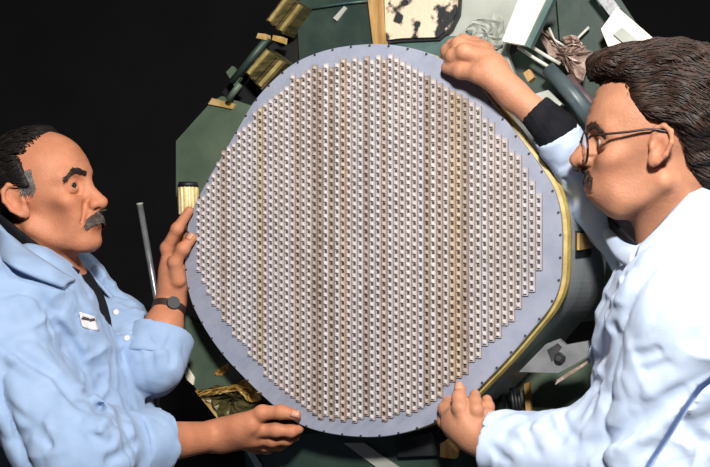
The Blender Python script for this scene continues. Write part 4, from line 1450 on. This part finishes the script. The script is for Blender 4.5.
SR = Field(); torso_field(SR, TR, 0.008, 0.05)
SR.cone(TR(-0.005, 0, -0.02), TR(0.004, 0, 0.026), 0.072, 0.066, 'u', 0.02)
SR.cone(HR(-0.014, 0, -0.06), TR(-0.012, 0, 0.0), 0.0575, 0.062, 's', 0.002)
SR.custom(lambda p: TR.inv(p)[:, 2] - 0.034, op='i', k=0.004)
field_object('shirt', SR, TR.o - [0.5, 0.5, 0.75], TR.o + [0.5, 0.5, 0.2], 0.006, M_shirt, person_r)

CR = coat_common(TR, 0.0, 0, 0, 0)
cut_front(CR, TR, 0.060, 0.014, 0.12, 0.006)
CR.cone(r_sh_l, r_el_l, 0.090, 0.084, 'u', 0.07)
cuff_rl = r_wr_l + (r_el_l - r_wr_l) * 0.02
CR.capped(r_el_l, cuff_rl, 0.084, 0.047, 0.05)
k0_, k1_ = onp(534, 109, 0.01), onp(556, 131, 0.0)
cuff_rr = k1_
CR.cone(r_sh_r, r_el_r, 0.070, 0.050, 'u', 0.03)
CR.capped(r_el_r, cuff_rr, 0.050, 0.040, 0.03)
for a, b, r, sd in ((r_sh_l, r_el_l, 0.12, 5), (r_el_l, cuff_rl, 0.10, 6), (r_el_r, cuff_rr, 0.09, 19)):
    fn, c, R_ = sleeve_folds(a, b, r, sd, 0.005, 0.065)
    CR.custom(fn, c, R_, 'd')
CR.custom(lambda p: (fold_noise(p, 41, 0.095, 0.016, (-0.5, 0.2, -0.7), 2.6) + fold_noise(p, 45, 0.040, 0.004, (-0.5, 0.2, -0.7), 2.0)) * np.clip((p[:, 2] - 0.72) / 0.35, 0.25, 1), op='d')
fold_strokes(CR, [([(616, 322), (606, 342), (592, 362), (584, 380)], 0.014, 0.014),
                  ([(620, 330), (612, 352), (600, 376), (592, 392)], 0.010, 0.012),
                  ([(632, 356), (648, 354), (662, 350)], 0.010, 0.007),
                  ([(640, 372), (656, 368), (672, 362)], 0.007, 0.006),
                  ([(690, 386), (660, 410), (630, 428), (600, 444), (566, 456)], 0.016, 0.013),
                  ([(690, 398), (660, 424), (630, 442), (600, 458)], -0.008, 0.012),
                  ([(545, 414), (552, 430), (564, 444)], 0.012, 0.009),
                  ([(560, 410), (566, 428), (578, 440)], 0.010, 0.007),
                  ([(528, 420), (530, 440), (540, 456)], 0.009, 0.008),
                  ([(500, 432), (516, 440), (524, 452)], 0.008, 0.008),
                  ([(490, 446), (500, 456), (512, 464)], 0.009, 0.007),
                  ([(676, 414), (694, 434), (708, 446)], 0.010, 0.008),
                  ([(612, 268), (624, 262), (640, 256)], 0.009, 0.007),
                  ([(606, 300), (616, 286), (628, 276)], 0.009, 0.008),
                  ([(560, 152), (566, 172), (574, 192)], 0.010, 0.007)], 0.8, 2.3)
gap_pts = [p for p in trace_many(CR, [(716, 376), (700, 388), (684, 410), (668, 436), (655, 456), (640, 480)], 0.8, 2.3) if not np.isnan(p[0])]
for s_ in range(10):
    CR.chain([p + (p - CAM) / np.linalg.norm(p - CAM) * (0.004 * s_ - 0.004) for p in gap_pts], [0.0035] * len(gap_pts), 's', 0.0015)
dwl = (r_wr_l - r_el_l) / np.linalg.norm(r_wr_l - r_el_l)
CR.cone(r_wr_l - dwl * 0.03, r_wr_l + dwl * 0.06, 0.040, 0.040, 's', 0.003)
CR.cone(cuff_rr, k0_, 0.034, 0.028, 's', 0.003)
CR.cone(HR(-0.014, 0, -0.06), TR(-0.005, 0, -0.01), 0.074, 0.078, 's', 0.006)
coat_r = field_object('lab_coat', CR, np.array([0.05, 1.1, 0.35]), np.array([1.05, 2.05, 1.75]), 0.0040, M_coat_r, person_r, None, 2.4)
# black knit cuff at the raised wrist
KC = Field()
KC.cone(k0_, k1_, 0.0285, 0.0355, 'u', 0.0)
dk = (k1_ - k0_) / np.linalg.norm(k1_ - k0_)
KC.custom(lambda q: ((q - k0_) @ dk), op='s', k=0.002)
KC.custom(lambda q: -((q - k1_ - dk * 0.024) @ dk), op='s', k=0.002)
KC.custom(lambda p: 0.0006 * np.sin(p @ np.array([900., 300., 500.])), op='d')
field_object('knit_cuff', KC, (k0_ + k1_) / 2 - 0.09, (k0_ + k1_) / 2 + 0.09, 0.003, M_shirt, person_r)
strip_mesh('collar', [at(716, 178, 1.46), at(697, 188, 1.42), at(676, 208, 1.395), at(656, 230, 1.385), at(639, 248, 1.40)],
           [at(756, 240, 1.42), at(724, 240, 1.37), at(698, 248, 1.345), at(668, 252, 1.34), at(634, 270, 1.365)], M_coat_r, coat_r, 0.005, 6, 0.012, (0, -0.6, 0.8))
strip_mesh('collar', [at(640, 247, 1.41), at(629, 240, 1.48), at(618, 229, 1.55), at(612, 220, 1.60)],
           [at(632, 270, 1.37), at(616, 258, 1.45), at(606, 242, 1.54), at(601, 224, 1.62)], M_coat_r, coat_r, 0.005, 6, 0.008, (-0.6, -0.6, 0.5))
strip_mesh('shirt_collar', [at(602, 212, 1.60), at(611, 219, 1.53), at(624, 232, 1.455), at(638, 246, 1.415)],
           [at(604, 222, 1.61), at(613, 230, 1.54), at(626, 243, 1.465), at(640, 256, 1.42)], M_shirt, person_r, 0.004, 4)
legs(TR, (TR.o[0] + 0.06, TR.o[1] - 0.02), person_r, (M_trous, M_shoe))

# ---- swept-back hair
def hair_volume(H, disp=True):
    F = Field(); s = H.s
    E = lambda c, r, k=0.03: F.ell(H(*c), np.array(r) * s, H.R, 'u', k)
    E((-0.026, 0, 0.048), (0.108, 0.092, 0.104))
    E((0.040, 0, 0.108), (0.052, 0.060, 0.036))
    E((0.070, 0.01, 0.112), (0.024, 0.046, 0.022))
    E((-0.085, 0, -0.010), (0.050, 0.074, 0.070))
    E((-0.030, 0.062, 0.040), (0.060, 0.028, 0.046))
    E((-0.030, -0.062, 0.040), (0.060, 0.028, 0.046))
    if disp:
        def ripple(p):
            q = H.inv(p)
            w = vnoise(p * 22, 3) * 0.02
            a = np.stack([q[:, 0] * 14, q[:, 1] * 60, (q[:, 2] + 0.45 * q[:, 0] + w) * 75], -1)
            return 0.0055 * vnoise(a, 8) + 0.004 * vnoise(p * 38, 12)
        F.custom(ripple, op='d')
    return F
def hairline_r(p):
    q = HR.inv(p)
    wob = 0.005 * vnoise(p * 110, 9)
    hx = np.interp(q[:, 2], [-0.080, -0.060, 0.000, 0.016, 0.026, 0.042, 0.062, 0.086, 0.097, 0.110], [-0.060, -0.045, -0.030, -0.024, 0.016, 0.032, 0.046, 0.046, 0.072, 0.25])
    return np.maximum(q[:, 0] - hx + wob, -0.078 - q[:, 2] + 0.2 * wob) * 0.75
GR = hair_volume(HR)
GR.custom(hairline_r, op='i', k=0.010)
hv_, hq_ = surface(GR, HR.o - 0.26, HR.o + 0.26, 0.0030)
me_core = quad_mesh('hair_core', hv_, hq_)
GS = hair_volume(HR)
rng = np.random.default_rng(14)
ids = rng.choice(len(hv_), 3600)
def flowR(p):
    q = HR.inv(p)
    back = np.clip((-q[:, 0] - 0.02) / 0.08, 0, 1)
    side = np.clip(np.abs(q[:, 1]) / 0.08, 0, 1)
    d = np.stack([-np.ones(len(p)), 0.25 * np.sin(q[:, 2] * 70 + q[:, 0] * 30), 0.25 - 0.55 * side - 1.2 * back + 0.25 * np.sin(q[:, 0] * 60)], -1)
    return d @ HR.R.T
ln = hair_lines(GR, project(GR, hv_[ids], 3), flowR, 7, 0.007, 0.0022, 6, 0.20)
hair_r = link('hair', join_meshes('hair', [me_core, strand_mesh('h', ln, 0.0011)]), M_hair_r, person_r, True)
for q in (-1, 1): brow(HR, BR, q, BW, 150, mat('brown_brow', srgb(60, 40, 30), srgb(80, 56, 42), 0.6, scale=60), person_r, 0.0009, 20 + q, 0.0038)
moustache(HR, BR, 420, M_tache_r, person_r, zc=-0.0425, half=0.028, seed=9, rad=0.0012, step=0.0026, drop=0.013)

# ---- glasses
glasses = empty('glasses', HR(0.1, 0, 0), 'thin dark-framed glasses worn by the brown-haired man at right', 'glasses')
M_frame = mat('dark_metal_frame', srgb(34, 26, 24), None, 0.35, 0.4)
M_lens = bpy.data.materials.new('lens_glass'); M_lens.use_nodes = True
_b = M_lens.node_tree.nodes['Principled BSDF']
_b.inputs['Transmission Weight'].default_value = 1.0
_b.inputs['Roughness'].default_value = 0.02
_b.inputs['IOR'].default_value = 1.15
_b.inputs['Base Color'].default_value = (0.86, 0.84, 0.82, 1)
for q in (-1, 1):
    def lp(an, sc=1.0, dx=0.0):
        y = 0.0345 + 0.0265 * sc * math.cos(an); z = -0.009 + 0.0225 * sc * math.sin(an) - 0.003 * sc * math.cos(an)
        return HR(0.1085 - 0.20 * abs(y - 0.012) * 0.6 + dx, q * y, z)
    pts = [lp(2 * math.pi * k / 40) for k in range(41)]
    bm = bmesh.new(); bm_tube(bm, pts, 0.0019, 6, False)
    fr = link('rim', bm_mesh('rim', bm), M_frame, glasses, True)
    bm = bmesh.new()
    bm_prism(bm, [lp(2 * math.pi * k / 40, 0.97, 0.0006) for k in range(40)], [lp(2 * math.pi * k / 40, 0.97, -0.0010) for k in range(40)])
    link('lens', bm_mesh('lens', bm), M_lens, fr)
    tube('temple', smooth_path([HR(0.1005, q * 0.0610, 0.003), HR(0.094, q * 0.0705, 0.006), HR(0.05, q * 0.0790, 0.009), HR(0.016, q * 0.0830, 0.012), HR(-0.010, q * 0.0850, 0.006)], 6), 0.0019, M_frame, glasses, 8)
tube('bridge', smooth_path([HR(0.1075, -0.009, 0.000), HR(0.111, 0, 0.004), HR(0.1075, 0.009, 0.000)], 5), 0.0016, M_frame, glasses, 8)
